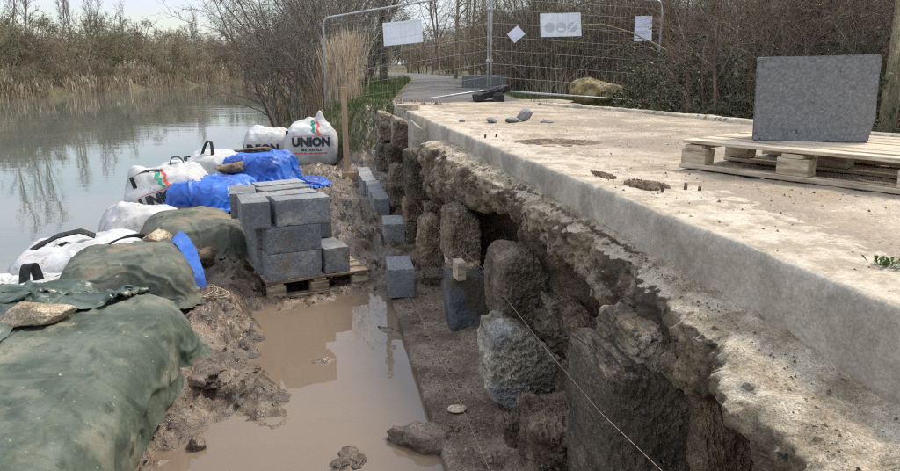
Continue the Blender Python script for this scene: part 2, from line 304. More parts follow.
# ================================================================ SETTING
WZ = -0.38                                     # river level
def xb(y): return np.interp(y, [-40, 8, 12, 16, 28, 45, 112, 125], [-1.9, -1.9, -1.75, -1.3, -1.7, -3.0, -6.5, -6.5])
def xf(y): return np.interp(y, [-60, 45, 60, 85, 95, 125], [-58, -19.5, -16.5, -10.5, -8.0, -5])
def path_x(y): return np.interp(y, [9, 12, 16, 22, 30, 37, 44, 60], [2.5, 2.55, 3.0, 3.9, 5.2, 5.7, 4.8, .5])
def path_w(y): return np.interp(y, [9, 12, 16, 30, 80], [2.6, 2.6, 2.6, 2.7, 3.0])
def PZ(y): return np.interp(y, [9.3, 11, 16, 25, 40, 120], [1.19, 1.09, 1.07, 1.12, 1.17, 1.55])
def gheight(x, y):
    x = np.asarray(x, float); y = np.asarray(y, float)
    d = x - xb(y)
    n = pn(np.stack([x * .5, y * .5, x * 0], 1)) * .12 + pn(np.stack([x * 1.9, y * 1.9, x * 0 + 4], 1)) * .04
    z = -1.3 + sst(-1.2, .1, d) * .95 + sst(0, 2.2, d) * 1.38
    z = z + sst(35, 120, y) * .5
    # the dig: excavated floor left of the wall
    dig = (1 - sst(12.0, 14.2, y + .4 * n)) * (1 - np.where(y < 9.2, sst(1.9, 2.1, x), sst(1.25, 1.4, x)))
    z = z * (1 - dig) + np.minimum(z, -.45) * dig
    # ground under the deck slab and to its right
    z = np.where((y < 9.6) & (x > 1.25), np.minimum(z, .93), z)
    z = np.where((y > 9.2) & (y < 14.4) & (x < 2.1) & (x > .9), np.minimum(z, .55), z)
    z = z - sst(3.8, 5.2, x) * (1 - sst(30, 60, y)) * .18 * (y > 9.6)
    pm = np.abs(x - path_x(y)) < path_w(y) * .5 + .3
    n = np.where(pm & (y > 9), n * .12, n)
    z = np.where(pm & (y > 14.4) & (y < 58), PZ(y), z)
    df = xf(y) - x
    fb = -1.3 + sst(-.8, .1, df) * .95 + sst(0, 3, df) * 1.3 + sst(3, 40, df) * 1.0
    z = np.where((df > -1.2), np.maximum(z, fb), z)
    return z + n * np.where(dig > .5, .2, 1)
gx = np.concatenate([-np.geomspace(4.2, 600, 60)[::-1], np.arange(-4, 9, .16), np.geomspace(9.2, 600, 46)])
gy = np.concatenate([-np.geomspace(1, 300, 20)[::-1], np.arange(0, 32, .2), np.arange(32.5, 140, 1.0), np.geomspace(142, 900, 24)])
GX, GY = np.meshgrid(gx, gy, indexing='ij')
GZ = gheight(GX.ravel(), GY.ravel()).reshape(GX.shape)
obj('ground', mesh('ground', np.stack([GX, GY, GZ], -1).reshape(-1, 3), grid_faces(*GX.shape), M['ground']), kind='structure')

rx = np.array([-400, -60, -3, 0, 3.]); ry = np.array([-300, 0, 60, 130, 135.])
RX, RY = np.meshgrid(rx, ry, indexing='ij')
obj('river_water', mesh('river_water', np.stack([RX, RY, RX * 0 + WZ], -1).reshape(-1, 3), grid_faces(5, 5), M['river'], False), kind='structure')

# footpath behind the fence
py = np.concatenate([np.arange(12.6, 30, .3), np.arange(30, 58, 1.0)]); pu = np.linspace(-.5, .5, 15)
PP = []
for y in py:
    x = path_x(y) + pu * path_w(y); e = pn(np.stack([x * 0 + y * 2.1, pu * 3, x * 0], 1)) * .12 * (np.abs(pu) > .45)
    x = x + e; z = PZ(y) + .035 + .02 * (1 - (2 * pu) ** 2) - .06 * (np.abs(pu) > .49) - .10 * (1 - sst(12.6, 14.0, y))
    PP.append(np.stack([x, x * 0 + y, x * 0 + z], 1))
PP = np.array(PP); obj('footpath', mesh('footpath', PP.reshape(-1, 3), grid_faces(*PP.shape[:2]), M['asphalt']), kind='structure')

# sandy apron between the deck and the fence
ay = np.arange(9.5, 14.3, .08); au = np.linspace(0, 1, 60); AP = []
for y in ay:
    a = 1.32 + .1 * math.sin(y * 3.1); b = float(np.interp(y, [9.5, 11, 14.3], [3.0, 4.3, 5.2])) + .1 * math.sin(y * 4)
    x = a + (b - a) * au; AP.append(np.stack([x, x * 0 + y, PZ(y) + .02 + .05 * np.minimum(1, 12 * au * (1 - au)) - .06 + .012 * fbm(np.stack([x * 2, x * 0 + y * 2, x * 0], 1), 3)], 1))
AP = np.array(AP); obj('dirt_apron', mesh('dirt_apron', AP.reshape(-1, 3), grid_faces(*AP.shape[:2]), M['deck']), kind='structure')

# ---- wet mud floor of the dig
PUD = -.054
def mud_base(x, y):
    b = np.full_like(x, .0)
    # left margin builds up against the sandbags
    b += sst(-.72, -1.05, x + .07 * np.sin(y * 2.2) - .22 * sst(4.2, 5.4, y)) * .11
    # puddle basin
    bx = np.clip((x + .93 + .05 * np.sin(y * 4) - .36 * sst(3.6, 5.1, y)) / .3, -1, 1)
    by = np.clip(np.minimum(y - .5, 5.35 + .2 * np.sin(x * 5) - y) / .35, -1, 1)
    bas = np.minimum(bx, by)
    shoal = sst(-.18, -.5, x + .1 * np.sin(y * 3.1)) * sst(3.0, 3.6, y) * sst(5.3, 4.9, y)
    b -= (.125 - .074 * shoal) * sst(-.55, .9, bas)
    # shoal of pale mud in the left of the puddle
    b += .012 * np.exp(-(((x + .45) / .22) ** 2 + ((y - 4.35) / .5) ** 2)) + .045 * np.exp(-(((x + .25) / .35) ** 2 + ((y - 3.75) / .14) ** 2))
    b += .08 * np.exp(-(((x - .40) / .09) ** 2 + ((y - 4.45) / .22) ** 2))
    b += .07 * np.exp(-(((x - .02) / .13) ** 2 + ((y - 3.02) / .09) ** 2)) + .075 * np.exp(-(((x - .28) / .14) ** 2 + ((y - 3.78) / .05) ** 2)) + .075 * np.exp(-(((x + .05) / .12) ** 2 + ((y - 4.25) / .06) ** 2)) + .07 * np.exp(-(((x + .42) / .16) ** 2 + ((y - 2.95) / .08) ** 2))
    b -= .07 * np.exp(-(((x + .15) / .62) ** 4 + ((y - 5.75) / .75) ** 4))
    # heaps beyond the block stack
    b += .20 * np.exp(-(((x + .3) / .5) ** 2 + ((y - 8.6) / 1.3) ** 2)) + .16 * np.exp(-(((x - .15) / .22) ** 2 + ((y - 7.0) / .7) ** 2))
    b += .18 * np.exp(-(((x + .1) / .45) ** 2 + ((y - 11.3) / .8) ** 2))
    b += .10 * np.exp(-(((x + .86) / .13) ** 2 + ((y - 3.85) / .35) ** 2))
    # earth bank closing the far end
    bk_ = sst(11.2, 13.3, y) * sst(.15, .8, x) * 1.0; b = np.where(bk_ > .02, np.maximum(b, bk_), b) + sst(13.3, 14.6, y) * (1 - sst(.15, .7, x)) * sst(-1.1, -.6, x) * .4
    bk_ = sst(.95, 1.35, x + .08 * np.sin(y * 5)) * sst(9.2, 9.7, y) * 1.05; b = np.where(bk_ > .02, np.maximum(b, bk_), b)
    # towards the river
    b -= sst(-1.75, -2.3, x) * .9 + sst(12.8, 14, y) * sst(-.9, -1.3, x) * .8
    return b
mxs = np.arange(-2.5, 2.3, .02); mys = np.concatenate([np.arange(.4, 6.4, .02), np.arange(6.4, 15.2, .04)])
MX, MY = np.meshgrid(mxs, mys, indexing='ij'); fx, fy = MX.ravel(), MY.ravel()
mb_ = mud_base(fx, fy)
q = np.stack([fx, fy, fx * 0], 1)
wetm = sst(-.03, -.09, mb_)
amp = 1 - .55 * wetm
mz = mb_ + amp * (.05 * fbm(q * 2.6, 3) + .06 * (fbm(q * 7.5, 3, ridge=True) - .45) * sst(-.25, .25, pn(q * 1.6 + 9) + .12) * (.6 + .6 * np.maximum(sst(-.6, -.72, fx), sst(5.0, 5.6, fy)) * (1 - .95 * sst(-.80, -1.0, fx))) + .016 * fbm(q * 22, 3)) 
bank = sst(10.8, 13, fy) * sst(.1, .6, fx); mz = mz + bank * .06 * fbm(q * 3.3 + 5, 4, ridge=True) - bank * .08
obj('mud_floor', mesh('mud_floor', np.stack([fx, fy, mz], 1), grid_faces(len(mxs), len(mys)), M['mud']), kind='structure')
from functools import lru_cache
MZ = mz.reshape(MX.shape)
def mudz(x, y):
    i = int(np.clip(np.searchsorted(mxs, x), 1, len(mxs) - 1)); j = int(np.clip(np.searchsorted(mys, y), 1, len(mys) - 1)); return float(MZ[i, j])
obj('puddle_water', mesh('puddle_water', [(-1.4, .3, PUD), (.53, .3, PUD), (.53, 5.75, PUD), (-1.4, 5.75, PUD)], [(0, 1, 2, 3)], M['puddle'], False), kind='structure')

# ---- concrete footing strip that the new blocks are laid on
fy_ = np.arange(.5, 12.4, .025); prof = [(.50, -.2), (.50, -.06), (.503, -.012), (.52, 0)] + [(.52 + .6 * k / 26, 0) for k in range(1, 27)]
prof = np.array(prof)
F0 = np.zeros((len(fy_), len(prof), 3))
for j, (a, b) in enumerate(prof):
    off = np.interp(fy_, [0, 3, 6.4, 10.6, 12.4], [.02, .0, -.02, -.07, -.09])
    F0[:, j, 0] = a + off + .008 * pn(np.stack([fy_ * 3, fy_ * 0 + j * .1, fy_ * 0], 1)); F0[:, j, 1] = fy_; F0[:, j, 2] = b
fq = F0.reshape(-1, 3); up = sst(-.05, .0, fq[:, 2])
dz = up * (.014 * fbm(fq * [9, 9, 1], 4) + .035 * sst(.72, 1.0, fq[:, 0]) * (1 + fbm(fq * [4, 4, 1] + 3, 3)))
fq = fq + np.stack([0 * dz, 0 * dz, dz], 1)
obj('concrete_footing', mesh('concrete_footing', fq, grid_faces(len(fy_), len(prof)), M['strip']),
    label='long dirt-covered concrete footing strip running along the foot of the wall', cat='footing')

# ---- deck slab with formed concrete edge
def xk(y): return np.interp(y, [-3, 1.3, 2.9, 4.5, 8.3, 9.5], [1.33, 1.30, 1.24, 1.15, 1.03, .98])
def xr(y): return np.interp(y, [-3, 4.55, 6.0, 6.7, 8.3, 9.44, 10.4], [5.3, 4.24, 3.98, 3.84, 3.38, 2.97, 2.6])
DZ = 1.25
dy = np.concatenate([np.arange(-2.5, .8, .1), np.arange(.8, 9.7, .03)]); du = np.linspace(0, 1, 110) ** 1.15
rows = []
for y in dy:
    a, b = float(xk(y)), float(xr(y)); ww = .004 * math.sin(y * 7) + .003 * math.sin(y * 17)
    pr = [(a + .02 + ww, .95), (a + ww, 1.0), (a + ww, 1.06), (a + .001 + ww, 1.12), (a + .001 + ww, 1.18), (a + .002 + ww, 1.225), (a + .007 + ww, 1.242), (a + .018 + ww, DZ)]
    pr += [(a + .03 + (b - a - .03) * t, DZ) for t in du[1:]] + [(b + .01, 1.15), (b + .01, .9)]
    rows.append([(px_, y, pz_) for px_, pz_ in pr])
S0 = np.array(rows); sq = S0.reshape(-1, 3).copy()
inn = sst(.02, .25, sq[:, 0] - xk(sq[:, 1])) * (sq[:, 2] > 1.24)
sq[:, 2] += inn * (.010 * fbm(sq * [1.3, 1.3, 0], 3) + .007 * fbm(sq * [9, 9, 0] + 2, 3)) + (sq[:, 2] > 1.24) * .002 * fbm(sq * 14, 2)
edge = (sq[:, 2] < 1.249); sq[:, 0] += edge * .005 * fbm(sq * [3, 5, 7], 4)
chip = np.exp(-((sq[:, 2] - 1.245) / .03) ** 2) * np.exp(-((sq[:, 0] - xk(sq[:, 1])) / .05) ** 2) * np.maximum(0, fbm(sq * [5, 9, 0] + 8, 3) - .35)
sq[:, 2] -= chip * .05; sq[:, 0] += chip * .03
me = mesh('concrete_slab', sq, grid_faces(*S0.shape[:2]), [M['deck'], M['slabedge']])
nvf = S0.shape[1] - 1; mi = np.tile(np.array([1 if j < 7 else 0 for j in range(nvf)]), len(dy) - 1); me.polygons.foreach_set('material_index', mi.tolist())
at = me.attributes.new('dust', 'FLOAT', 'POINT'); at.data.foreach_set('value', (.95 * (1 - sst(.12, .55, sq[:, 0] - xk(sq[:, 1]) + .12 * fbm(sq * [1.5, 1.5, 0], 2))) + .12 * fbm(sq * [.8, .8, 0] + 3, 2) + .22).tolist())
obj('concrete_slab', me, kind='structure')
def deckz(x, y): return DZ + .004

# pale low kerb along the far right side of the deck
ky = np.arange(2.5, 9.5, .05); kp = [(-.02, .9), (-.015, 1.27), (.0, 1.285), (.09, 1.288), (.105, 1.27), (.11, .9)]
K0 = np.array([[(float(xr(y)) + a, y, z) for a, z in kp] for y in ky]); kq = K0.reshape(-1, 3); kq = kq + .012 * np.stack([fbm(kq * [4, 4, 4], 3), 0 * kq[:, 0], .7 * fbm(kq * 5 + 3, 3)], 1)
obj('kerb', mesh('kerb', kq, grid_faces(*K0.shape[:2]), M['ledge']), kind='structure')

# ================================================================ OLD STONE WALL
wall = empty('stone_wall', (1.1, 4.5, 0), 'old crumbling rubble stone wall with cavities under the concrete slab edge', 'wall')
def wpart(name, me, **k):
    o = obj(name, me, wall, **k); o.location = (-1.1, -4.5, 0); return o
# earth core
cy = np.arange(.2, 9.6, .03); cz = np.arange(-.15, 1.16, .03)
CY_, CZ_ = np.meshgrid(cy, cz, indexing='ij'); cq = np.stack([CY_ * 0 + 1.2, CY_, CZ_], -1).reshape(-1, 3)
cxo = np.interp(cq[:, 1], [0, 1.8, 2.6, 4.2, 5, 7, 9.6], [1.24, 1.24, 1.24, 1.2, 1.12, 1.05, .98])
cav = sum(a * np.exp(-(((cq[:, 1] - y0) / sy) ** 4 + ((cq[:, 2] - z0) / sz) ** 4)) for y0, sy, z0, sz, a in ((4.55, .38, .72, .2, .5), (2.95, .42, .68, .2, .5), (1.75, .25, .6, .3, .3), (5.0, .2, .3, .15, .3)))
cq[:, 0] = cxo + cav + .45 * sst(.86, .96, cq[:, 2]) - .07 * fbm(cq * 5, 4, ridge=True) * .6 - .03 * fbm(cq * 17, 3) - .16 * sst(.28, -.05, cq[:, 2]) * (1 + .5 * fbm(cq * 4 + 2, 2))
wpart('earth_core', mesh('earth_core', cq, grid_faces(len(cy), len(cz))[:, ::-1], M['earth']))
# overhanging rough lip with dusty ledge on top
ly = np.arange(.25, 6.35, .0125)
LW = lambda y: np.interp(y, [.3, .9, 1.26, 1.87, 2.34, 2.96, 3.8, 5.8, 6.4], [.44, .38, .32, .17, .10, .085, .11, .2, .2])
LZ = lambda y: np.interp(y, [.3, 1.3, 1.7, 3.3, 4.8, 6.5], [.99, 1.02, 1.05, 1.09, 1.135, 1.13])
LB = lambda y: np.interp(y, [.3, 1.2, 1.34, 1.45, 1.6, 1.81, 2.15, 2.37, 2.7, 3.09, 3.37, 3.79, 4.4, 4.75, 5.03, 6.3],
                         [.45, .66, .80, .9, .90, .80, .70, .78, .81, .81, .86, .9, .9, .82, .72, .66])
nv = 72; LP = np.zeros((len(ly), nv, 3)); vv = np.linspace(0, 1, nv)
wob = .05 * fbm(np.stack([ly * 3, ly * 0, ly * 0], 1), 4); wob2 = .035 * fbm(np.stack([ly * 5, ly * 0 + 5, ly * 0], 1), 4)
for i, y in enumerate(ly):
    a = float(xk(y)); o_ = a - LW(y) + wob[i] * min(1, LW(y) / .15); zt = float(LZ(y)); zb = float(LB(y)) + wob2[i]
    ctrl = [(a + .05, zt + .004), (a - .02, zt), (o_ + .06, zt - .02), (o_ + .015, zt - .045), (o_, zt - .09), (o_ + .01, (zt + zb) / 2 - .02), (o_ + .035, zb + .04), (o_ + .08, zb), (o_ + .25, zb + .04), (a + .35, zb + .1)]
    d = np.cumsum([0] + [math.dist(ctrl[k], ctrl[k + 1]) * (1.0 if k < 7 else .35) for k in range(len(ctrl) - 1)]); d /= d[-1]
    LP[i, :, 0] = np.interp(vv, d, [c[0] for c in ctrl]); LP[i, :, 2] = np.interp(vv, d, [c[1] for c in ctrl]); LP[i, :, 1] = y
ln = grid_normals(LP); lq = LP.reshape(-1, 3); lnn = ln.reshape(-1, 3)
topm = np.clip(np.abs(lnn[:, 2]), 0, 1) * (lq[:, 2] > .97)
fl = pn(np.stack([lq[:, 1] * 16, lq[:, 0] * 6, lq[:, 2] * 3], 1))           # vertical flutes left by the old shuttering
dsp = (1 - .75 * topm) * (.04 * fbm(lq * 5, 5, g=.6) + .02 * fbm(lq * [9, 14, 5], 4, ridge=True) + .012 * fbm(lq * 30, 3) + .006 * fl) + topm * .012 * fbm(lq * 13, 4)
s_ = -1 if lnn[len(lnn) // 2][0] > 0 else 1
lq2 = lq + lnn * (s_ * dsp)[:, None]
me = mesh('overhang', lq2, grid_faces(len(ly), nv), M['lip'])
lv2 = grid_normals(lq2.reshape(LP.shape)).reshape(-1, 3); dust = sst(.35, .95, np.abs(lv2[:, 2])) * (np.tile(np.arange(nv), len(ly)) < nv * .62); at = me.attributes.new('dust', 'FLOAT', 'POINT'); at.data.foreach_set('value', dust.tolist())
wpart('overhang', me)

def outline_stone(px, yf, depth, bulge=.03, mat_=None, rough=.03, res=120, sharp=14, seed=0):
    """block of stone: outline seen in the photo, set on the plane Y=yf, its real depth running back into the wall"""
    P = np.array([ony(a, b, yf)[[0, 2]] for a, b in px]); c = P.mean(0); bulge = min(bulge, .035)
    n = len(P); t = np.linspace(0, n, res, endpoint=False); i = t.astype(int); f = (t - i)[:, None]
    B = P[i % n] * (1 - f) + P[(i + 1) % n] * f
    for _ in range(1): B = .5 * B + .25 * (np.roll(B, 1, 0) + np.roll(B, -1, 0))
    sz = np.linalg.norm(B - c, axis=1).mean(); rings = []
    for k in np.linspace(.02, 1, 26): rings.append((k, -bulge * (1 - k ** sharp)))
    for k, d in ((1.012, .02), (1.02, .08), (1.025, .14), (1.03, .2), (1.03, .27), (1.02, .34), (1.01, .42), (1.0, .5), (.985, .6), (.96, .72), (.92, .85), (.75, 1.0), (.02, 1.02)): rings.append((k, d * depth))
    V = np.array([[(c[0] + (b[0] - c[0]) * k, yf + d, c[1] + (b[1] - c[1]) * k) for b in B] for k, d in rings])
    nrm = grid_normals(np.concatenate([V, V[:, :1]], 1))[:, :-1].reshape(-1, 3); v = V.reshape(-1, 3)
    out = v - np.array([c[0], yf + depth * .45, c[1]]); s = np.sign((nrm * out).sum(1)).mean(); s = 1 if s >= 0 else -1
    sc_ = .5 / sz
    dsp = rough * (.4 * fbm(v * sc_ * 1.8 + seed * 3.7, 2) + .30 * fbm(v * 9 + seed, 4) + .30 * (fbm(v * 26 + seed, 4, ridge=True, g=.6) - .4))
    edge_fix = np.ones(len(v))
    v = v + nrm * (s * dsp * edge_fix)[:, None]
    me = mesh('stone', v, grid_faces(len(rings), res, True), mat_ or M['stone'], False); return wpart('stone', me)
def rectpx(x0, y0, x1, y1, j=2, seed=0):
    r = random.Random(seed); pts = []
    for a, b in ((x0, y0), ((x0 + x1) / 2, y0), (x1, y0), (x1, (y0 + y1) / 2), (x1, y1), ((x0 + x1) / 2, y1), (x0, y1), (x0, (y0 + y1) / 2)):
        pts.append((a + r.uniform(-j, j), b + r.uniform(-j, j)))
    return pts
ST, DK, PL, LP_ = M['stone'], M['darkstone'], M['palestone'], M['lip']
# far end: fluted concrete lumps and smooth patch under the slab end
outline_stone([(394, 117), (404, 121), (414, 126), (414, 152), (404, 150), (394, 146)], 8.0, .5, .03, LP_, .025, seed=1)
outline_stone([(379, 112), (386, 113), (394, 117), (394, 138), (386, 142), (380, 138)], 9.0, .5, .03, LP_, .025, seed=2)
outline_stone([(412, 121), (424, 130), (438, 140), (440, 154), (428, 153), (412, 152)], 7.2, .5, .015, M['slabedge'], .006, seed=3)
outline_stone([(405, 152), (428, 150), (450, 157), (452, 207), (430, 209), (410, 204)], 6.6, .5, .04, DK, .03, seed=4)
outline_stone(rectpx(388, 145, 406, 166, 2, 1), 8.3, .4, .03, DK, .03, seed=5)
outline_stone(rectpx(391, 166, 406, 184, 1.5, 2), 8.0, .4, .03, ST, .025, seed=6)
outline_stone(rectpx(391, 185, 408, 206, 1.5, 3), 7.8, .4, .03, ST, .025, seed=7)
outline_stone(rectpx(407, 203, 424, 222, 1.5, 4), 7.0, .4, .03, M['brownstone'], .025, seed=8)
outline_stone(rectpx(406, 223, 423, 247, 1.5, 5), 6.9, .4, .03, ST, .025, seed=9)
outline_stone(rectpx(378, 146, 392, 172, 2, 15), 9.0, .4, .03, DK, .03, seed=29)
outline_stone(rectpx(427, 206, 450, 226, 2, 16), 6.3, .4, .03, ST, .03, seed=30)
outline_stone([(425, 224), (437, 219), (447, 228), (448, 271), (436, 275), (423, 270), (422, 245)], 5.8, .45, .05, M['brownstone'], .035, seed=10)
outline_stone(rectpx(426, 275, 452, 297, 2, 6), 5.5, .4, .03, DK, .03, seed=11)  # added stone, its dark colour standing in for the shadow under the brown one
outline_stone([(451, 214), (466, 210), (478, 220), (481, 245), (480, 270), (464, 273), (450, 262), (448, 236)], 4.75, .45, .05, ST, .03, seed=12)
outline_stone([(449, 262), (465, 266), (480, 262), (479, 274), (464, 277), (450, 271)], 4.68, .3, .02, M['tanstone'], .015, seed=31)
outline_stone([(451, 279), (475, 277), (499, 281), (500, 305), (499, 332), (476, 335), (452, 333), (450, 305)], 4.45, .4, .015, M['darkblock'], .010, sharp=12, seed=13)
outline_stone(rectpx(482, 250, 516, 276, 3, 8), 4.9, .3, .03, M['earth'], .04, seed=15)
outline_stone([(503, 262), (520, 254), (540, 258), (547, 275), (547, 312), (540, 334), (515, 337), (500, 330), (498, 290)], 3.5, .45, .05, ST, .03, seed=16)
outline_stone(rectpx(549, 300, 580, 328, 3, 9), 3.35, .4, .03, ST, .03, seed=18)
outline_stone(rectpx(548, 326, 585, 372, 3, 10), 3.2, .4, .04, ST, .04, seed=19)
outline_stone([(495, 338), (512, 331), (535, 345), (558, 362), (566, 385), (560, 425), (540, 431), (512, 412), (494, 402), (491, 370)], 3.1, .42, .06, PL, .04, sharp=3.5, seed=20)
outline_stone(rectpx(570, 380, 604, 445, 3, 11), 2.9, .4, .03, M['earth'], .04, seed=21)
outline_stone(rectpx(580, 325, 602, 378, 3, 12), 3.0, .4, .03, M['earth'], .04, seed=22)
outline_stone([(609, 378), (625, 366), (655, 376), (690, 388), (704, 400), (708, 480), (706, 560), (640, 570), (606, 560), (606, 440)], 2.05, .5, .03, DK, .03, res=140, sharp=6, seed=24)
outline_stone([(626, 360), (634, 334), (655, 330), (690, 345), (716, 368), (722, 398), (700, 398), (660, 380), (632, 372)], 2.1, .35, .03, M['lip'], .03, seed=25)
outline_stone([(700, 398), (726, 396), (745, 412), (752, 470), (755, 560), (700, 560)], 1.95, .45, .02, M['brownstone'], .03, seed=26)
outline_stone(rectpx(540, 425, 612, 490, 4, 14), 2.6, .4, .06, M['earth'], .06, seed=27)
outline_stone(rectpx(506, 424, 560, 480, 4, 17), 2.95, .35, .06, M['earth'], .05, seed=28)

# ---------------------------------------------------------------- loose rock generator
def rock_me(seed, size, mat_, sub=3, cuts=9, rough=.06, flat=.8, name='rock', smooth=True):
    r = np.random.RandomState(seed); bm = bmesh.new(); bmesh.ops.create_icosphere(bm, subdivisions=sub, radius=1.0)
    v = np.array([x.co[:] for x in bm.verts]); f = [tuple(l.index for l in p.verts) for p in bm.faces]; bm.free()
    for _ in range(cuts):
        n = r.normal(size=3); n /= np.linalg.norm(n); d = r.uniform(.55, .85); ex = v @ n - d; v = v - np.maximum(ex, 0)[:, None] * n * .95
    nr = v / np.linalg.norm(v, axis=1)[:, None]
    v = v + nr * (rough * fbm(v * 1.7 + seed * 5.1, 3) + rough * .5 * fbm(v * 6 + seed, 3, ridge=True))[:, None]
    v = v * (np.array(size) / 2); v[:, 2] = np.maximum(v[:, 2], -size[2] * .5 * flat); v[:, 2] -= v[:, 2].min()
    return mesh(name, v, f, mat_, smooth)

# ================================================================ CONCRETE BLOCKS
def block_me(seed, d=(.44, .215, .215), mat_=None, chip=.012, n=(14, 8, 8), name='block'):
    V = []; F = []; idx = {}
    def vid(p):
        k = tuple(np.round(p, 5))
        if k not in idx: idx[k] = len(V); V.append(p)
        return idx[k]
    for ax in range(3):
        a, b = [i for i in range(3) if i != ax]
        for s in (-1, 1):
            for i in range(n[a]):
                for j in range(n[b]):
                    qd = []
                    for di, dj in ((0, 0), (1, 0), (1, 1), (0, 1)):
                        p = [0, 0, 0]; p[ax] = s * d[ax] / 2; p[a] = (-.5 + (i + di) / n[a]) * d[a]; p[b] = (-.5 + (j + dj) / n[b]) * d[b]; qd.append(vid(tuple(p)))
                    flip = (s > 0) != (ax == 1)
                    F.append(tuple(qd) if flip else tuple(qd[::-1]))
    v = np.array(V); h = np.array(d) / 2
    near = np.sort(h - np.abs(v), axis=1); e = np.exp(-(near[:, 1] / .012) ** 2)
    nn = v / h; nn /= np.linalg.norm(nn, axis=1)[:, None]
    dsp = -e * (.003 + chip * .55 * np.maximum(0, fbm(v * 13 + seed * 7.7, 3) - .12) * 1.8) + .0012 * fbm(v * 20 + seed, 2)
    v = v + nn * dsp[:, None]; v[:, 2] += h[2]
    return mesh(name, v, F, mat_ or M['block'], False)
BLK = [block_me(k) for k in range(5)]
BLS = [block_me(10 + k, (.30, .215, .215)) for k in range(2)]
rng = random.Random(3)

# ---- block stack on its pallet
def pallet_parts(root, Lx, Ly, m, nb=7, hb=.022, bh=.09, gap=None, rr=None):
    rr = rr or random.Random(1); H = hb * 2 + bh
    bw = Ly / nb * .86
    for k in range(nb):                                                       # top boards
        y = (k + .5) * Ly / nb
        o = obj('top_board', MB().box((Lx / 2 + rr.uniform(-.008, .008), y, H + hb / 2), (Lx, bw * rr.uniform(.92, 1.06), hb), rz=rr.uniform(-.006, .006), jit=.003, rng=rr).me('top_board', m), root); bevel(o, .003, 1)
    for k in range(3):
        x = (.075, Lx / 2, Lx - .075)[k]
        o = obj('cross_board', MB().box((x, Ly / 2, H - hb / 2 - .001), (.10, Ly - .004, hb - .002), jit=.002, rng=rr).me('cross_board', m), root)
        for j in range(3):
            y = (.052, Ly / 2, Ly - .052)[j]
            o = obj('spacer_block', MB().box((x, y, hb + (bh) / 2), (.14 if k != 1 else .15, .096, bh - .002), jit=.003, rng=rr).me('spacer_block', m), root); bevel(o, .004, 1)
    for j in range(3):
        y = (.05, Ly / 2, Ly - .05)[j]
        o = obj('bottom_board', MB().box((Lx / 2, y, hb / 2), (Lx, .10, hb - .001), jit=.003, rng=rr).me('bottom_board', m), root); bevel(o, .003, 1)
    return H + hb
PA = rad(17)
p0 = onz(269, 303, -.06)
pal = empty('pallet', (p0[0], p0[1], -.05), 'muddy wooden pallet under the stack of grey blocks', 'pallet', rz=PA)
ptop = pallet_parts(pal, .86, 1.05, M['wetwood'], nb=7) - .05
ux = Vector((math.cos(PA), math.sin(PA), 0)); uy = Vector((-math.sin(PA), math.cos(PA), 0))
def stack_block(u, v, lvl, rz, label, short=False, k=0, dz=0):
    z = ptop + .001 + lvl * .2165 + dz; p = Vector((p0[0], p0[1], 0)) + ux * u + uy * v
    o = obj('concrete_block', (BLS if short else BLK)[k % (2 if short else 5)], None, (p.x, p.y, z), PA + rz, label=label, cat='concrete block', group='grey blocks stacked on the muddy pallet'); return o
R90 = math.pi / 2
hid = 'grey concrete block inside the stack, mostly hidden by the outer blocks'
SB = [  # u, v (centre), level, rotation, label
 (.235, .125, 0, .015, 'long grey block at the front of the stack, bottom course, on the pallet edge'),
 (.585, .24, 0, R90 + .04, 'grey block at the right front corner of the bottom course, end towards the puddle'),
 (.205, .36, 0, -.03, 'grey block second from the front on the left side of the bottom course'),
 (.235, .59, 0, .02, 'grey block third from the front on the left side of the bottom course'), (.245, .83, 0, -.02, 'rearmost grey block on the left side of the bottom course'),
 (.60, .70, 0, R90, hid),
 (.245, .14, 1, -.02, 'long grey block in the middle course at the front of the stack'),
 (.20, .37, 1, .03, 'grey block second from the front on the left side of the middle course'),
 (.215, .60, 1, -.04, 'grey block third from the front on the left side of the middle course'),
 (.24, .84, 1, .02, 'dark grey block at the left rear of the middle course, beside the tarp'),
 (.56, .60, 1, R90, hid),
 (.335, .15, 2, -.03, 'long pale grey block at the front right of the top course'),
 (-.02, .27, 2, R90 - .10, 'weathered block with its end to the front at the left of the top course'),
 (-.01, .72, 2, R90 - .18, 'grey block at the left rear of the top course, touching the blue tarp'),
 (.31, .40, 2, .05, 'grey block lying just behind the front one of the top course'),
 (.33, .68, 2, .22, 'grey block lying askew at the back of the top course'),
 (.36, .95, 2, .12, 'rearmost grey block of the top course, lying crosswise'),
]
for i, (u, v, l, rz, lb) in enumerate(SB): stack_block(u, v, l, rz, lb, k=i)

# ---- new blocks laid along the footing
ROW = [((387, 297), (413, 297), 'nearest concrete block laid on the footing, mud smeared on its top', .40),
       ((383, 244), (404, 244), 'single grey block on the footing, second from the camera', .44)]
for k, (a, b, lb, ln_) in enumerate(ROW):
    A, B_ = onz(*a, .015), onz(*b, .015); c = (A + B_) / 2
    obj('concrete_block', block_me(30 + k, (float(np.linalg.norm(B_ - A)), ln_, .235 if k == 0 else .215)), None, (c[0] + .02, c[1] + ln_ / 2, .008), -.03, label=lb, cat='concrete block', group='blocks laid along the footing')
yy = 8.36; names = ['nearest', 'second', 'third', 'fourth', 'fifth', 'farthest']
rb = block_me(40, (.19, .44, .215))
for k in range(6):
    obj('concrete_block', rb, None, (.685 - .017 * k + rng.uniform(-.012, .012), yy + .22, .006), rng.uniform(-.04, .04), label=f'{names[k]} block of the close row running up to the timber stake', cat='concrete block', group='blocks laid along the footing'); yy += .455

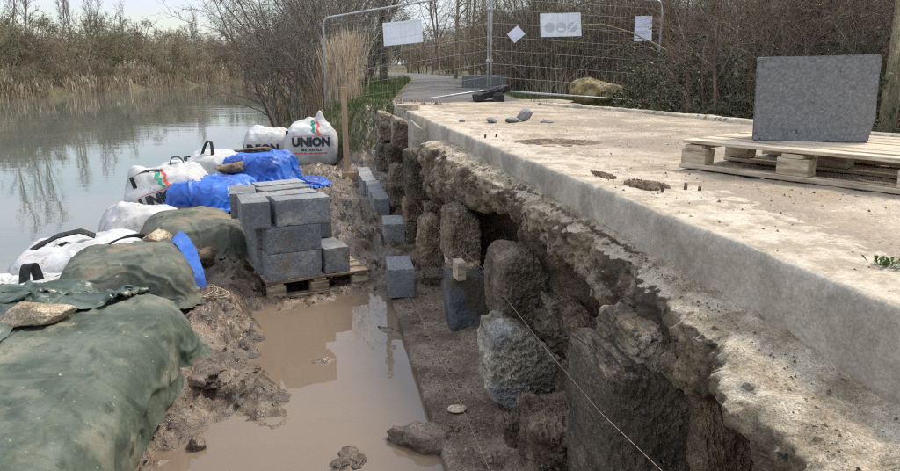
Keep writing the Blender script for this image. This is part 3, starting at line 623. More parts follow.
# ---- timber stake with cross board, string lines
b0 = onz(347, 181, .02)
st = empty('timber_stake', (b0[0], b0[1], 0), 'tall new timber stake with a short cross board at its foot', 'stake')
obj('post', bevel(obj('post', MB().box((0, 0, .72), (.095, .05, 1.5)).me('post', M['stake']), st), .003, 1).data, None) if False else bevel(obj('post', MB().box((0, 0, .70), (.085, .05, 1.52)).me('post', M['stake']), st), .003, 1)
bevel(obj('cross_board', MB().box((.09, -.045, .06), (.33, .04, .21)).me('cross_board', M['stake']), st), .003, 1)
wd = MB().box((0, 0, .055), (.06, .12, .12), jit=.004, rng=rng).me('timber_wedge', M['wood'])
wq = ony(461, 287, 4.36); obj('timber_wedge', wd, None, (wq[0], 4.42, .405), .1, label='small timber offcut wedged above the dark block in the wall', cat='wedge')
def string(pts, r, lb):
    sag = []
    for a, b in zip(pts[:-1], pts[1:]):
        for k in range(12): t = k / 12; sag.append(tuple(a[i] * (1 - t) + b[i] * t for i in range(3)))
    sag.append(tuple(pts[-1])); obj('string_line', MB().tube(sag, r, 5).me('string_line', M['string'], True), label=lb, cat='string')
s1 = ony(430, 215, 5.6); 
string([(.62, 11.1, .46), tuple(ony(400, 183, 8.0)), tuple(ony(430, 222, 5.6)), tuple(ony(482, 268, 4.1)), tuple(ony(545, 348, 2.75)), tuple(ony(600, 412, 2.0)), tuple(ony(662, 471, 1.55)), tuple(ony(700, 508, 1.3))], .0008, 'taut pinkish string line crossing in front of the stone wall')
string([(.57, 11.1, .12), tuple(onz(413, 300, .05)), tuple(onz(452, 385, .045)), tuple(onz(490, 471, .04)), tuple(onz(520, 540, .03))], .0008, 'thin string line stretched low over the footing')
q_ = onz(457, 408, .02); obj('mortar_dollop', rock_me(77, (.10, .07, .03), M['tanstone'], 3, 5, .1), None, (q_[0], q_[1], .004), label='small pale dollop of mortar on the footing', cat='mortar')

# ================================================================ DECK THINGS
A = onz(679, 168, DZ); B_ = onz(900, 196, DZ); d_ = (B_ - A)[:2]; ang = math.atan2(d_[1], d_[0])
dp = empty('pallet', (A[0], A[1], DZ + .006), 'pale dry wooden pallet on the deck carrying one big grey block', 'pallet', rz=ang)
ph = pallet_parts(dp, 1.2, 1.0, M['wood'], nb=7, hb=.022, bh=.085, rr=random.Random(5)); pz = DZ + .006 + ph
P0 = onz(752, 141, pz); P1 = onz(868, 143, pz)
e = (P1 - P0); e[2] = 0; e /= np.linalg.norm(e); nb_ = np.array([-e[1], e[0], 0]); nb_ = nb_ if nb_[1] > 0 else -nb_
def onplane(x, y): d = _ray(x, y); t = ((P0 - _C) @ nb_) / (d @ nb_); return _C + d * t
cor = [onplane(752, 141), onplane(868, 142.5), onplane(876, 119), onplane(879, 85), onplane(882, 54), onplane(757, 57.5)]
cor = [np.array([c[0], c[1], max(c[2], pz + .002)]) for c in cor]; cor[0][2] = cor[1][2] = pz + .002
bm = bmesh.new(); fv = [bm.verts.new(c) for c in cor]; bdir = _ray(764, 235); bdir = np.array([bdir[0], bdir[1], 0]); bdir /= np.linalg.norm(bdir); bv = [bm.verts.new(c + bdir * .28) for c in cor]
bm.faces.new(fv); bm.faces.new(bv[::-1])
for i in range(6): bm.faces.new((fv[i], bv[i], bv[(i + 1) % 6], fv[(i + 1) % 6]))
bmesh.ops.recalc_face_normals(bm, faces=bm.faces)
bmesh.ops.bevel(bm, geom=list(bm.edges), offset=.006, segments=2, affect='EDGES')
bmesh.ops.triangulate(bm, faces=bm.faces); bmesh.ops.subdivide_edges(bm, edges=bm.edges, cuts=3, use_grid_fill=True)
me = bpy.data.meshes.new('large_concrete_block'); bm.to_mesh(me); bm.free(); me.materials.append(M['bigblock'])
vv_ = np.array([v.co[:] for v in me.vertices]); vn_ = np.array([v.normal[:] for v in me.vertices])
vv_ = vv_ + vn_ * (.0035 * fbm(vv_ * 9, 3) - .006 * np.maximum(0, fbm(vv_ * 22 + 3, 2) - .55) * 3)[:, None]; vv_[:, 2] = np.maximum(vv_[:, 2], pz + .001)
me.vertices.foreach_set('co', vv_.ravel().tolist()); me.update()
obj('large_concrete_block', me, label='big slanted-sided grey concrete block standing on the pale pallet', cat='concrete block')

def soil_patch(px, py, rx_, ry_, h, lb, seed):
    c = onz(px, py, DZ); n = 60; V = []; u = np.linspace(-1, 1, n); UU, VV = np.meshgrid(u, u, indexing='ij'); q = np.stack([UU.ravel(), VV.ravel(), 0 * UU.ravel() + seed], 1)
    r = np.hypot(q[:, 0], q[:, 1]) + .28 * fbm(q * 2.4, 3); z = h * np.clip(1 - r, -.4, 1) + h * .8 * np.maximum(0, fbm(q * 9, 3, ridge=True)) * (r < .85) - .006
    v = np.stack([c[0] + UU.ravel() * rx_, c[1] + VV.ravel() * ry_, DZ + z], 1)
    obj('soil_patch', mesh('soil_patch', v, grid_faces(n, n), M['soil']), label=lb, cat='soil', kind=None)
soil_patch(648, 186, .10, .16, .014, 'larger dark patch of loose soil on the deck near its edge', 1)
soil_patch(602, 175, .05, .14, .010, 'smaller dark patch of loose soil on the deck, behind the larger one', 2)
soil_patch(560, 142, .32, .30, .006, 'faint wide soil stain across the middle of the deck', 5)
fr = [(524, 121, .20, .17, .15, 'large pointed grey block fragment on the deck'), (511, 123, .22, .15, .08, 'flat broken piece of grey block beside the pointed fragment'),
      (492, 123, .20, .14, .07, 'pale-topped broken block piece left of the flat one'), (547, 123, .19, .13, .04, 'thin grey flake right of the pointed fragment'),
      (571, 121, .06, .05, .03, 'small stone chip farthest right of the block fragments'), (462, 122, .07, .06, .04, 'small square stone chip on the left side of the deck')]
for k, (x, y, a, b, c, lb) in enumerate(fr):
    q_ = onz(x, y, DZ); obj('block_fragment', rock_me(100 + k, (a, b, c), M['block'], 2, 16, .03, smooth=False), None, (q_[0], q_[1], DZ - .004), k * .7, label=lb, cat='fragment')
q_ = onz(408, 110, DZ); bevel(obj('timber_offcut', MB().box((0, 0, .035), (.28, .09, .07), rz=-.35).me('timber_offcut', M['wood']), None, (q_[0], q_[1], DZ), label='short timber offcut lying at the far left corner of the deck', cat='timber'), .004)
for k, (x, y) in enumerate([(622, 124), (624, 123.6), (662, 193), (685, 190), (699, 192), (485, 138), (496, 137)]):
    q_ = onz(x, y, DZ); r_ = .008
    if k > 1: obj('steel_stub', MB().tube([(0, 0, -.01), (.003, 0, .02), (.004, .002, .024 + .008 * (k % 2))], [r_, r_, r_ * .9], 7).me('steel_stub', M['soil'], True), None, (q_[0], q_[1], DZ), label=['', '', 'short rusty stub left of two others by the soil patch', 'middle rusty stub beside the soil patch', 'rusty stub nearest the pallet beside the soil patch', 'left stub of a far pair near the slab edge', 'right stub of a far pair near the slab edge'][k], cat='stub')
# loose grit and pebbles on the deck, one uncounted scatter
def scatter(name, n, fx_, seed, smin, smax, m, lb, cat='gravel'):
    r = np.random.RandomState(seed); base = np.array([(1, 0, 0), (-.5, .86, 0), (-.5, -.86, 0), (0, 0, .9)]); ff = np.array([(0, 1, 3), (1, 2, 3), (2, 0, 3)])
    V = []; F = []
    for k in range(n):
        p = fx_(r); s = smin * (smax / smin) ** (r.rand() ** 2.2); a = r.rand() * 6.28; R = np.array([[math.cos(a), -math.sin(a), 0], [math.sin(a), math.cos(a), 0], [0, 0, 1]])
        V.append((base + r.uniform(-.35, .35, (4, 3)) * [1, 1, .6]) @ R.T * s + p); F.append(ff + 4 * k)
    obj(name, mesh(name, np.concatenate(V), np.concatenate(F), m, False), label=lb, cat=cat, kind='stuff')
def deckpt(r):
    y = 1.0 + 8.3 * r.rand() ** 1.6; x = xk(y) + .05 + (xr(y) - xk(y) - .1) * r.rand(); return np.array([x, y, DZ - .001])
scatter('deck_grit', 4200, deckpt, 1, .002, .008, M['soil'], 'scattered dark grit and crumbs across the sandy deck')
scatter('deck_gravel', 1800, deckpt, 2, .0025, .010, M['tanstone'], 'scattered pale gravel across the sandy deck')
scatter('footing_gravel', 1600, lambda r: (lambda y: np.array([.56 + .42 * r.rand(), y, .0]))(1.6 + 8 * r.rand() ** 1.5), 3, .004, .018, M['brownstone'], 'loose crumbs of stone strewn over the footing')
def ledgept(r):
    y = .9 + 5.2 * r.rand() ** 1.4; x = xk(y) - LW(y) * r.rand() * .85; return np.array([x, y, float(LZ(y)) - .004])
scatter('ledge_grit', 1200, ledgept, 4, .002, .008, M['brownstone'], 'dusty grit lying on the ledge of the old wall')
def mudpt(r):
    while True:
        x, y = -1.0 + 1.4 * r.rand(), 2.5 + 8 * r.rand(); z = mudz(x, y)
        if z > PUD + .01: return np.array([x, y, z - .003])
scatter('mud_crumbs', 2600, mudpt, 6, .006, .028, M['mud'], 'loose crumbs of wet mud around the puddle')

# weed on the near right of the deck
q_ = onz(889, 266, DZ); r = random.Random(8); mbw = MB()
for k in range(46):
    a = r.uniform(0, 6.28); l = r.uniform(.015, .042); el = r.uniform(.1, 1.0); d = Vector((math.cos(a) * math.cos(el), math.sin(a) * math.cos(el), math.sin(el))); sx = Vector((-math.sin(a), math.cos(a), 0)) * l * .16
    o0 = Vector((r.gauss(0, .02), r.gauss(0, .02), 0)); m_ = o0 + d * l * .6 + Vector((0, 0, .006)); t_ = o0 + d * l - Vector((0, 0, .01 * r.random()))
    mbw.add([o0, m_ - sx, t_, m_ + sx], [(0, 1, 2, 3)])
obj('weed', mbw.me('weed', M['grass']), None, (q_[0], q_[1], DZ), label='small green weed growing on the near right of the deck', cat='weed')

# ================================================================ FENCE
def fence_panel(BL, BR, label, round_left=True):
    BL, BR = Vector(BL), Vector(BR); root = bpy.data.objects.new('panel', None); COL.objects.link(root); root.parent = FEN; root.location = BL - FEN.location; root['label'] = label
    ax = BR - BL; H = 1.95; up = Vector((0, 0, 1)); P = lambda s, t: ax * s + up * t
    rr_ = .13 / ax.length
    fr_ = MB().tube([P(0, -.12), P(0, H - .16)] + [P(rr_ * (1 - math.cos(a)), H - .14 + .14 * math.sin(a)) for a in np.linspace(.2, 1.57, 6)] + [P(.5, H), P(1 - rr_, H)] +
                    [P(1 - rr_ * (1 - math.sin(a)), H - .14 + .14 * math.cos(a)) for a in np.linspace(.2, 1.4, 5)] + [P(1, H - .16), P(1, -.12)], .021, 8)
    obj('frame', fr_.me('frame', M['steel'], True), root)
    obj('bottom_rail', MB().tube([P(0, .04), P(1, .04)], .019, 8).me('bottom_rail', M['steel'], True), root)
    wm = MB(); L_ = ax.length
    for k in range(1, int(L_ / .10)):
        s = k * .10 / L_; wm.tube([P(s, .04), P(s, H)], .0015, 3, False)
    tz = [.3, .56, .82, 1.08, 1.34, 1.60, 1.80]
    for z in tz:
        wm.tube([P(0, z), P(1, z)], .0030, 3, False)
    obj('wire_mesh', wm.me('wire_mesh', M['steel'], True), root)
    return root, P, BL
FEN = empty('mesh_fence', tuple(ondepth(489, 96, 14.2)), 'galvanised temporary mesh fence of two panels closing the path', 'fence')
c_ = ondepth(487.5, 92, 14.2); l_ = ondepth(327, 116, 14.6); rgt = ondepth(656, 104, 13.9)
c2_ = ondepth(490.5, 92, 14.15)
fence_panel(l_, c_, 'left mesh fence panel, sloping down towards the river reeds')
fence_panel(c2_, rgt, 'right mesh fence panel in front of the yellow boulders')
cl = MB().box((0, 0, 0), (.13, .07, .05)).me('clamp', M['steel'])
for z, lb in ((.62, 'lower steel coupler joining the two fence panels'), (1.6, 'upper steel coupler joining the two fence panels')):
    bevel(obj('fence_coupler', cl, None, ((c_[0] + c2_[0]) / 2, (c_[1] + c2_[1]) / 2, c_[2] + z), label=lb, cat='coupler'), .01)
gz = 1.13
def foot(loc, rz, tilt, lb, Ls=.72):
    m_ = MB().box((0, 0, .065), (Ls, .22, .13)).box((0, 0, .14), (Ls * .5, .17, .03)); o = obj('rubber_ballast', m_.me('rubber_ballast', M['rubber']), None, loc, rz, label=lb, cat='ballast'); o.rotation_euler = (0, tilt, rz); bevel(o, .02); return o
g_ = ondepth(492, 99, 13.7)
foot((g_[0], g_[1], 1.19), .45, -.22, 'tilted black rubber fence foot propped under the joint', .80)
foot((g_[0] + .10, g_[1] - .12, gz - .03), 1.35, 0, 'black rubber fence foot lying flat under the tilted one', .45)
def signp(pts, D, mt, name, lb, cat, extra=None):
    P = [Vector(ondepth(x, y, D)) for x, y in pts]; nrm = (P[1] - P[0]).cross(P[3] - P[0]).normalized(); nrm = nrm if nrm.y < 0 else -nrm
    m_ = MB(); m_.add([p - P[0] for p in P] + [p - P[0] - nrm * .006 for p in P], [(0, 1, 2, 3), (7, 6, 5, 4), (0, 4, 5, 1), (1, 5, 6, 2), (2, 6, 7, 3), (3, 7, 4, 0)])
    root = empty(name, P[0], lb, cat); obj('board', m_.me('board', mt), root)
    if extra: extra(root, P, nrm)
    return root
def circles(root, P, n):
    for k in range(3):
        c = P[0] + (P[1] - P[0]) * (.23 + .28 * k) + (P[3] - P[0]) * .60 - P[0] + n * .004; ex = (P[1] - P[0]).normalized(); ez = (P[3] - P[0]).normalized()
        m_ = MB(); R_ = .098; m_.add([c + ex * R_ * math.cos(a) + ez * R_ * math.sin(a) for a in np.linspace(0, 6.283, 24, endpoint=False)], [tuple(range(24))])
        if k == 1: pass
        obj('printed_disc', m_.me('printed_disc', M['signgrey']), root)
        if k == 1:
            w_ = MB(); w_.add([c + n * .003 + ex * a + ez * b for a, b in ((-.06, .02), (.06, .02), (.06, .07), (-.06, .07))], [(0, 1, 2, 3)]); obj('printed_mark', w_.me('printed_mark', M['sign']), root)
        if k == 2:
            w_ = MB(); w_.add([c + n * .003 + ex * a + ez * b for a, b in ((-.09, .06), (-.06, .09), (.09, -.06), (.06, -.09))], [(0, 1, 2, 3)]); obj('printed_bar', w_.me('printed_bar', M['sign']), root)
def lines(root, P, n):
    for t, a, b in ((.42, .1, .9), (.60, .1, .9), (.70, .1, .6)):
        w_ = MB(); ex = (P[1] - P[0]); ez = (P[3] - P[0]); w_.add([ex * u + ez * v + n * .004 for u, v in ((a, t), (b, t), (b, t + .025), (a, t + .025))], [(0, 1, 2, 3)]); obj('printed_rule', w_.me('printed_rule', M['signgrey']), root)
signp([(382.5, 23), (421.5, 19), (423, 42), (384, 46)], 14.45, M['sign'], 'notice_board', 'blank white notice board on the left fence panel', 'sign')
signp([(507, 34), (517.5, 25.5), (525.5, 34), (514.5, 43)], 14.07, M['paper'], 'paper_notice', 'small paper notice hung cornerwise near the fence joint', 'sign')
signp([(540, 13.5), (580.5, 12.5), (581.5, 36), (540.5, 37)], 14.0, M['sign'], 'safety_sign', 'white safety sign with three faded grey discs on the right panel', 'sign', circles)
signp([(635, 16), (652.5, 16), (651.5, 41), (634, 41)], 13.85, M['paper'], 'paper_notice', 'upright paper notice near the right end of the fence', 'sign', lines)
# stone slab and boulders beyond the fence
q_ = ondepth(484, 79, 20); obj('stone_slab', block_me(60, (1.25, .5, .36), M['bigblock'], .03, name='stone_slab'), None, (q_[0], q_[1], 1.13), -.18, label='long flat grey stone slab lying on the path behind the fence', cat='stone slab')
for k, (x, y, sx, sy, sz, lb) in enumerate([(590, 91, 1.15, .9, .72, 'left yellow boulder with a pointed top behind the right fence panel'), (613, 91, 1.0, .9, .6, 'right rounded yellow boulder behind the right fence panel')]):
    q_ = ondepth(x, y, 17.0); gz_ = float(gheight([q_[0]], [q_[1]])[0]); obj('boulder', rock_me(200 + k, (sx, sy, sz), M['yellowstone'], 4, 8, .10), None, (q_[0], q_[1], gz_ - .04), k * .8, label=lb, cat='boulder')

# ================================================================ BAGS AND TARPS
def pbd_cloth(nu, nv, su, sv, cx, cy, rz, z0, boxes, ground=.02, steps=110, iters=8, squeeze=.95, seed=1, pins=None, noise=.03, fric=.55):
    r = np.random.RandomState(seed); u = np.linspace(-.5, .5, nu) * su; v = np.linspace(-.5, .5, nv) * sv
    U, V = np.meshgrid(u, v, indexing='ij'); c, s = math.cos(rz), math.sin(rz)
    X = np.stack([cx + (U * c - V * s) * squeeze, cy + (U * s + V * c) * squeeze, U * 0 + z0], -1)
    X[..., 2] += noise * fbm(np.stack([U.ravel() * 5, V.ravel() * 5, U.ravel() * 0 + seed], 1), 3).reshape(nu, nv)
    lu, lv = su / (nu - 1), sv / (nv - 1); ld = math.hypot(lu, lv)
    def con(X, a, b, L0, k):
        A = X[a]; B = X[b]; d = B - A; n = np.linalg.norm(d, axis=-1, keepdims=True) + 1e-9; corr = d * ((n - L0) / n * .5 * k); X[a] = A + corr; X[b] = B - corr
    S = slice
    cons = []
    for p in (0, 1):
        m = (nu - p) // 2 * 2; cons.append(((S(p, p + m, 2), S(None)), (S(p + 1, p + m, 2), S(None)), lu, 1.0))
        m = (nv - p) // 2 * 2; cons.append(((S(None), S(p, p + m, 2)), (S(None), S(p + 1, p + m, 2)), lv, 1.0))
    for p in (0, 1):
        m = (nu - p) // 2 * 2
        cons.append(((S(p, p + m, 2), S(0, -1)), (S(p + 1, p + m, 2), S(1, None)), ld, .5)); cons.append(((S(p, p + m, 2), S(1, None)), (S(p + 1, p + m, 2), S(0, -1)), ld, .5))
    bend = []
    for p in (0, 1, 2, 3):
        if p < 2:
            pass
        m = (nu - p) // 4 * 4
        if m: bend.append(((S(p, p + m, 4), S(None)), (S(p + 2, p + m, 4), S(None)), 2 * lu, .10))
        m = (nv - p) // 4 * 4
        if m: bend.append(((S(None), S(p, p + m, 4)), (S(None), S(p + 2, p + m, 4)), 2 * lv, .10))
    Vv = np.zeros_like(X); dt = 1 / 45
    def collide(X, Xo):
        for (bc, bh, br, bz) in boxes:
            cc, ss = math.cos(bz), math.sin(bz); d = X - np.array(bc); lx = d[..., 0] * cc + d[..., 1] * ss; ly_ = -d[..., 0] * ss + d[..., 1] * cc
            l = np.stack([lx, ly_, d[..., 2]], -1); q = np.abs(l) - (np.array(bh) - br); mq = np.maximum(q, 0); n = np.linalg.norm(mq, axis=-1); ins = np.minimum(q.max(-1), 0); dist = n + ins - br
            hit = dist < .006
            if hit.any():
                g = np.where(n[..., None] > 1e-6, mq / (n[..., None] + 1e-9), (q == q.max(-1, keepdims=True)) * 1.0) * np.where(l < 0, -1, 1)
                gw = np.stack([g[..., 0] * cc - g[..., 1] * ss, g[..., 0] * ss + g[..., 1] * cc, g[..., 2]], -1)
                push = (.006 - dist)[..., None] * gw; X2 = X + push; mv = X2 - Xo; tn = mv - gw * (mv * gw).sum(-1, keepdims=True)
                X[hit] = (X2 - tn * fric)[hit]
        gl = ground(X[..., 0], X[..., 1]) if callable(ground) else ground
        h = X[..., 2] < gl
        if h.any():
            X[..., 2] = np.where(h, gl, X[..., 2]); 
            for k in (0, 1): X[..., k] = np.where(h, Xo[..., k] + (X[..., k] - Xo[..., k]) * .25, X[..., k])
    for st_ in range(steps):
        Xo = X.copy(); Vv[..., 2] -= 9.8 * dt; Vv *= .97; X = X + Vv * dt
        for it in range(iters):
            for a, b, L0, k in cons: con(X, a, b, L0, k)
            if it % 3 == 0:
                for a, b, L0, k in bend: con(X, a, b, L0, k)
            if it % 3 == 2: collide(X, Xo)
        collide(X, Xo); Vv = (X - Xo) / dt
        sp = np.linalg.norm(Vv, axis=-1, keepdims=True); Vv *= np.minimum(1, 3 / (sp + 1e-9))
    return X
def rbox_me(h, rr_, m, name, n=14, seed=0, wr=.012, p=6, sag=.10, peak=None, top=.03):
    V = []; F = []; idx = {}
    for ax in range(3):
        a, b = [i for i in range(3) if i != ax]
        for s in (-1, 1):
            for i in range(n):
                for j in range(n):
                    qd = []
                    for di, dj in ((0, 0), (1, 0), (1, 1), (0, 1)):
                        c = [0, 0, 0]; c[ax] = s; c[a] = round(-1 + 2 * (i + di) / n, 6); c[b] = round(-1 + 2 * (j + dj) / n, 6); k = tuple(c)
                        if k not in idx: idx[k] = len(V); V.append(c)
                        qd.append(idx[k])
                    F.append(tuple(qd) if (s > 0) != (ax == 1) else tuple(qd[::-1]))
    v = np.array(V, float); v = v / ((np.abs(v) ** p).sum(1) ** (1 / p))[:, None]
    nn = v / np.linalg.norm(v, axis=1)[:, None]
    zz = v[:, 2].copy(); v = v * np.array(h); bul = 1 + sag * np.sin(np.clip((zz + 1) / 2, 0, 1) * math.pi) - sag * .8 * sst(.3, 1, zz)
    v[:, 0] *= bul; v[:, 1] *= bul
    if peak:
        for (px_, py_, hh, ww) in peak: v[:, 2] += hh * np.exp(-(((v[:, 0] - px_) / ww) ** 2 + ((v[:, 1] - py_) / ww) ** 2)) * (zz > .2)
    v = v + nn * (wr * .8 * (fbm(v * [4.5, 4.5, 2.0] + seed * 3.3, 2, ridge=True) - .4) + wr * 1.8 * fbm(v * 2.2 + seed, 2))[:, None]
    v[:, 2] += sst(.3, .9, zz) * top * 1.4 * (fbm(v * 2.6 + seed * 2.1, 2) + .5 * fbm(v * 5 + seed, 2, ridge=True) - .3)
    v[:, 2] -= v[:, 2].min()
    return mesh(name, v, F, m)
def ribbon(pts, wdir, width, name, m, parent, th=.005):
    pts = [Vector(p) for p in pts]; V = []; F = []
    for i, p in enumerate(pts):
        wv = Vector(wdir(i / (len(pts) - 1)) if callable(wdir) else wdir).normalized() * width / 2; t = (pts[min(i + 1, len(pts) - 1)] - pts[max(i - 1, 0)]).normalized(); n = t.cross(wv).normalized() * th
        V += [p - wv, p + wv, p + wv + n, p - wv + n]
    for i in range(len(pts) - 1):
        for k in range(4): a = i * 4 + k; b = i * 4 + (k + 1) % 4; F.append((a, b, b + 4, a + 4))
    F += [(3, 2, 1, 0), tuple(len(pts) * 4 - 4 + k for k in range(4))]
    return obj(name, mesh(name, V, F, m, False), parent)
def text_tris(s, size, bold=0.0, spacing=1.0):
    cu = bpy.data.curves.new('t', 'FONT'); cu.body = s; cu.size = size; cu.align_x = 'CENTER'; cu.offset = bold; cu.space_character = spacing; cu.resolution_u = 3
    o = bpy.data.objects.new('t', cu); COL.objects.link(o); dg = bpy.context.evaluated_depsgraph_get(); dg.update()
    me = bpy.data.meshes.new_from_object(o.evaluated_get(dg)); bpy.data.objects.remove(o); bpy.data.curves.remove(cu); return me
def project_print(name, me2d, body_me, parent, m, ox, oz, rot=0, off=.006, maxlen=.03):
    """flat print wrapped onto the bag's front face (local -Y)"""
    bm = bmesh.new(); bm.from_mesh(me2d); bmesh.ops.triangulate(bm, faces=bm.faces)
    for _ in range(4):
        long_ = [e for e in bm.edges if e.calc_length() > maxlen]
        if not long_: break
        bmesh.ops.subdivide_edges(bm, edges=long_, cuts=1)
        bmesh.ops.triangulate(bm, faces=bm.faces)
    bvh = BVHTree.FromPolygons([v.co for v in body_me.vertices], [p.vertices[:] for p in body_me.polygons])
    c, s = math.cos(rot), math.sin(rot)
    for v in bm.verts:
        x, z = v.co.x * c - v.co.y * s + ox, v.co.x * s + v.co.y * c + oz
        hit = bvh.ray_cast(Vector((x, -3, z)), Vector((0, 1, 0))); y = hit[0].y if hit[0] else 0
        v.co = (x, y - off, z)
    out = bpy.data.meshes.new(name); bm.to_mesh(out); bm.free(); out.materials.clear(); out.materials.append(m); return obj(name, out, parent)
def poly2d(polys):
    V = []; F = []
    for p in polys: o = len(V); V += [(a, b, 0) for a, b in p]; F.append(tuple(range(o, o + len(p))))
    return mesh('p', V, F, None, False)
GREEN = [[(-.10, .30), (-.03, .33), (.0, .26), (-.05, .21), (.0, .17), (-.02, .10), (.05, .0), (-.02, .02), (-.09, .10), (-.06, .16), (-.12, .22)]]
RED = [[(.0, .33), (.07, .28), (.11, .20), (.06, .14), (.11, .05), (.15, .0), (.07, .0), (.02, .10), (.03, .17), (.06, .21), (.02, .26)]]
def union_print(root, bme, ox, oz, size, rot=0, sub=True, logo=True, word='UNION', keep=None):
    t = text_tris(word, size, bold=.012 * size / .2, spacing=1.0); project_print('lettering', t, bme, root, M['printdark'], ox, oz, rot)
    k = size / .2; c, s = math.cos(rot), math.sin(rot)
    def at(dx, dz): return ox + (dx * c - dz * s) * k, oz + (dx * s + dz * c) * k
    if sub:
        t = text_tris('MATERIALS', size * .27, bold=.003, spacing=1.35); project_print('small_lettering', t, bme, root, M['printdark'], *at(0, -.085), rot)
        r_ = random.Random(4); dashes = []
        x = -.30
        while x < .28:
            l = r_.uniform(.03, .08); dashes.append([(x * k, 0), ((x + l) * k, 0), ((x + l) * k, .016 * k), (x * k, .016 * k)]); x += l + .014
        project_print('red_line_of_print', poly2d(dashes), bme, root, M['printred'], *at(0, -.135), rot)
        project_print('red_rule', poly2d([[(-.32 * k, 0), (.32 * k, 0), (.32 * k, .009 * k), (-.32 * k, .009 * k)]]), bme, root, M['printred'], *at(0, .165), rot)
    if logo:
        sc2 = lambda P: [[(a * k * .75, b * k * .75) for a, b in p] for p in P]
        project_print('green_emblem', poly2d(sc2(GREEN)), bme, root, M['printgreen'], *at(.07, .185), rot); project_print('red_emblem', poly2d(sc2(RED)), bme, root, M['printred'], *at(.07, .185), rot)
def loop(a, b, h, lean, n=12):
    a, b, lean = Vector(a), Vector(b), Vector(lean); pts = []
    for k in range(n + 1): t = k / n; pts.append(a * (1 - t) + b * t + (Vector((0, 0, h)) + lean) * (1 - abs(2 * t - 1) ** 2.6))
    return pts
def bag(loc, h, rz, label, seed, peak=None, tilt=(0, 0), wr=.012, sag=.1, top=.03):
    root = empty('bulk_bag', loc, label, 'bulk bag', 'white bulk bags banked along the river'); root.rotation_euler = (tilt[0], tilt[1], rz)
    me = rbox_me(h, .2, M['bag'], 'body', n=26, seed=seed, wr=wr, sag=sag, peak=peak, top=top); obj('body', me, root); return root, me
# right-hand printed bag, full and upright
g_ = ony(313, 169, 13.0)
b1, m1 = bag((g_[0], 13.05, -.02), (.43, .42, .37), -.05, 'full upright white bag printed UNION, farthest right by the stake', 1, peak=[(.17, -.1, .20, .10), (0, .1, .1, .25)], wr=.010)
union_print(b1, m1, .02, .42, .20)
ribbon([(-.40, -.37, z) for z in np.linspace(.06, .68, 10)], (1, 0, 0), .045, 'strap', M['strap'], b1, .012)
ribbon(loop((.16, -.05, .86), (.20, .05, .86), .16, (.04, 0, 0)), (0, 1, 0), .05, 'handle', M['bag'], b1)
g_ = ony(277, 166, 13.4)
b2, m2 = bag((g_[0] - .12, 13.6, -.2), (.42, .42, .40), .04, 'white bag half hidden behind the blue tarp, left of the upright printed bag', 2, peak=[(-.2, 0, .08, .2)])
project_print('lettering', text_tris('UNION', .2, bold=.012), m2, b2, M['printdark'], -.16, .44, 0)
# printed bag slumped beside the blue tarp
b4, m4 = bag((-1.85, 9.2, -.24), (.46, .44, .36), .12, 'slumped printed white bag leaning towards the river beside the blue tarp', 4, peak=[(-.28, -.2, .16, .14), (.1, .2, .05, .2)], tilt=(0, -.16), wr=.022, sag=.13)
union_print(b4, m4, -.02, .46, .16, rot=.14)
ribbon([(-.33 + .03 * math.sin(t * 3), -.40 - .02 * math.sin(t * 3.1), .18 + .62 * t) for t in np.linspace(0, 1, 10)], (1, 0, .1), .045, 'strap', M['strap'], b4, .014)
ribbon(loop((-.30, -.30, .80), (.16, -.2, .70), .06, (0, 0, 0)), (0, 1, .3), .05, 'handle', M['strap'], b4)
ribbon(loop((.06, .05, .72), (.28, .1, .70), .18, (0, 0, 0)), (0, 1, .2), .06, 'handle', M['strap'], b4)
b5, m5 = bag((-1.45, 10.35, -.38), (.44, .42, .46), -.1, 'plain white bag behind the blue tarp with a brown stone on its edge', 5, wr=.02)
ribbon(loop((-.20, -.2, .90), (-.05, -.2, .90), .24, (.05, 0, 0)), (.5, 1, 0), .06, 'handle', M['strap'], b5)
ribbon(loop((-.42, -.1, .80), (-.36, .1, .82), .10, (-.06, 0, 0)), (1, .3, 0), .05, 'handle', M['strap'], b5)
# emptied printed bag lower down, logo only
b6, m6 = bag((-1.95, 7.7, -.40), (.42, .40, .34), .35, 'crumpled white bag with a green and red emblem beyond the muddy tarps', 6, peak=[(-.28, -.15, .10, .18)], tilt=(.02, .18), wr=.014, sag=.1, top=.03)
k_ = .85; sc2 = lambda P: [[(a * k_, b * k_) for a, b in p] for p in P]
project_print('green_emblem', poly2d(sc2(GREEN)), m6, b6, M['printgreen'], .10, .34, -.5); project_print('red_emblem', poly2d(sc2(RED)), m6, b6, M['printred'], .10, .34, -.5)
ribbon([(-.12, -.39 - .01 * k, .46 - .03 * k) for k in range(6)], (1, 0, 0), .03, 'strap', M['strap'], b6, .012)
b7, m7 = bag((-1.98, 6.05, -.42), (.46, .42, .38), .15, 'dirty white bag with a long black handle loop above the water', 7, wr=.014, top=.03, peak=[(.3, .1, .08, .2)])
ribbon([(.10, .0, .84), (.0, -.04, .90), (-.16, -.08, .88), (-.34, -.12, .80), (-.46, -.15, .72), (-.48, -.15, .66), (-.42, -.14, .66), (-.28, -.11, .74), (-.12, -.08, .80), (-.02, -.05, .76)], (.1, 1, .5), .055, 'handle', M['strap'], b7, .012)
ribbon(loop((.18, -.3, .80), (.50, -.05, .78), .07, (.04, 0, 0)), (1, .2, .3), .07, 'handle', M['strap'], b7, .012)
b8, m8 = bag((-2.27, 5.25, -.45), (.44, .42, .34), .2, 'white bag with a black strap at the left edge, behind the green tarp', 8, wr=.014, top=.03)
ribbon([(-.05 + .01 * k, -.2 - .03 * k, .73 - .02 * k) for k in range(8)], (1, 0, .2), .06, 'strap', M['strap'], b8, .014)
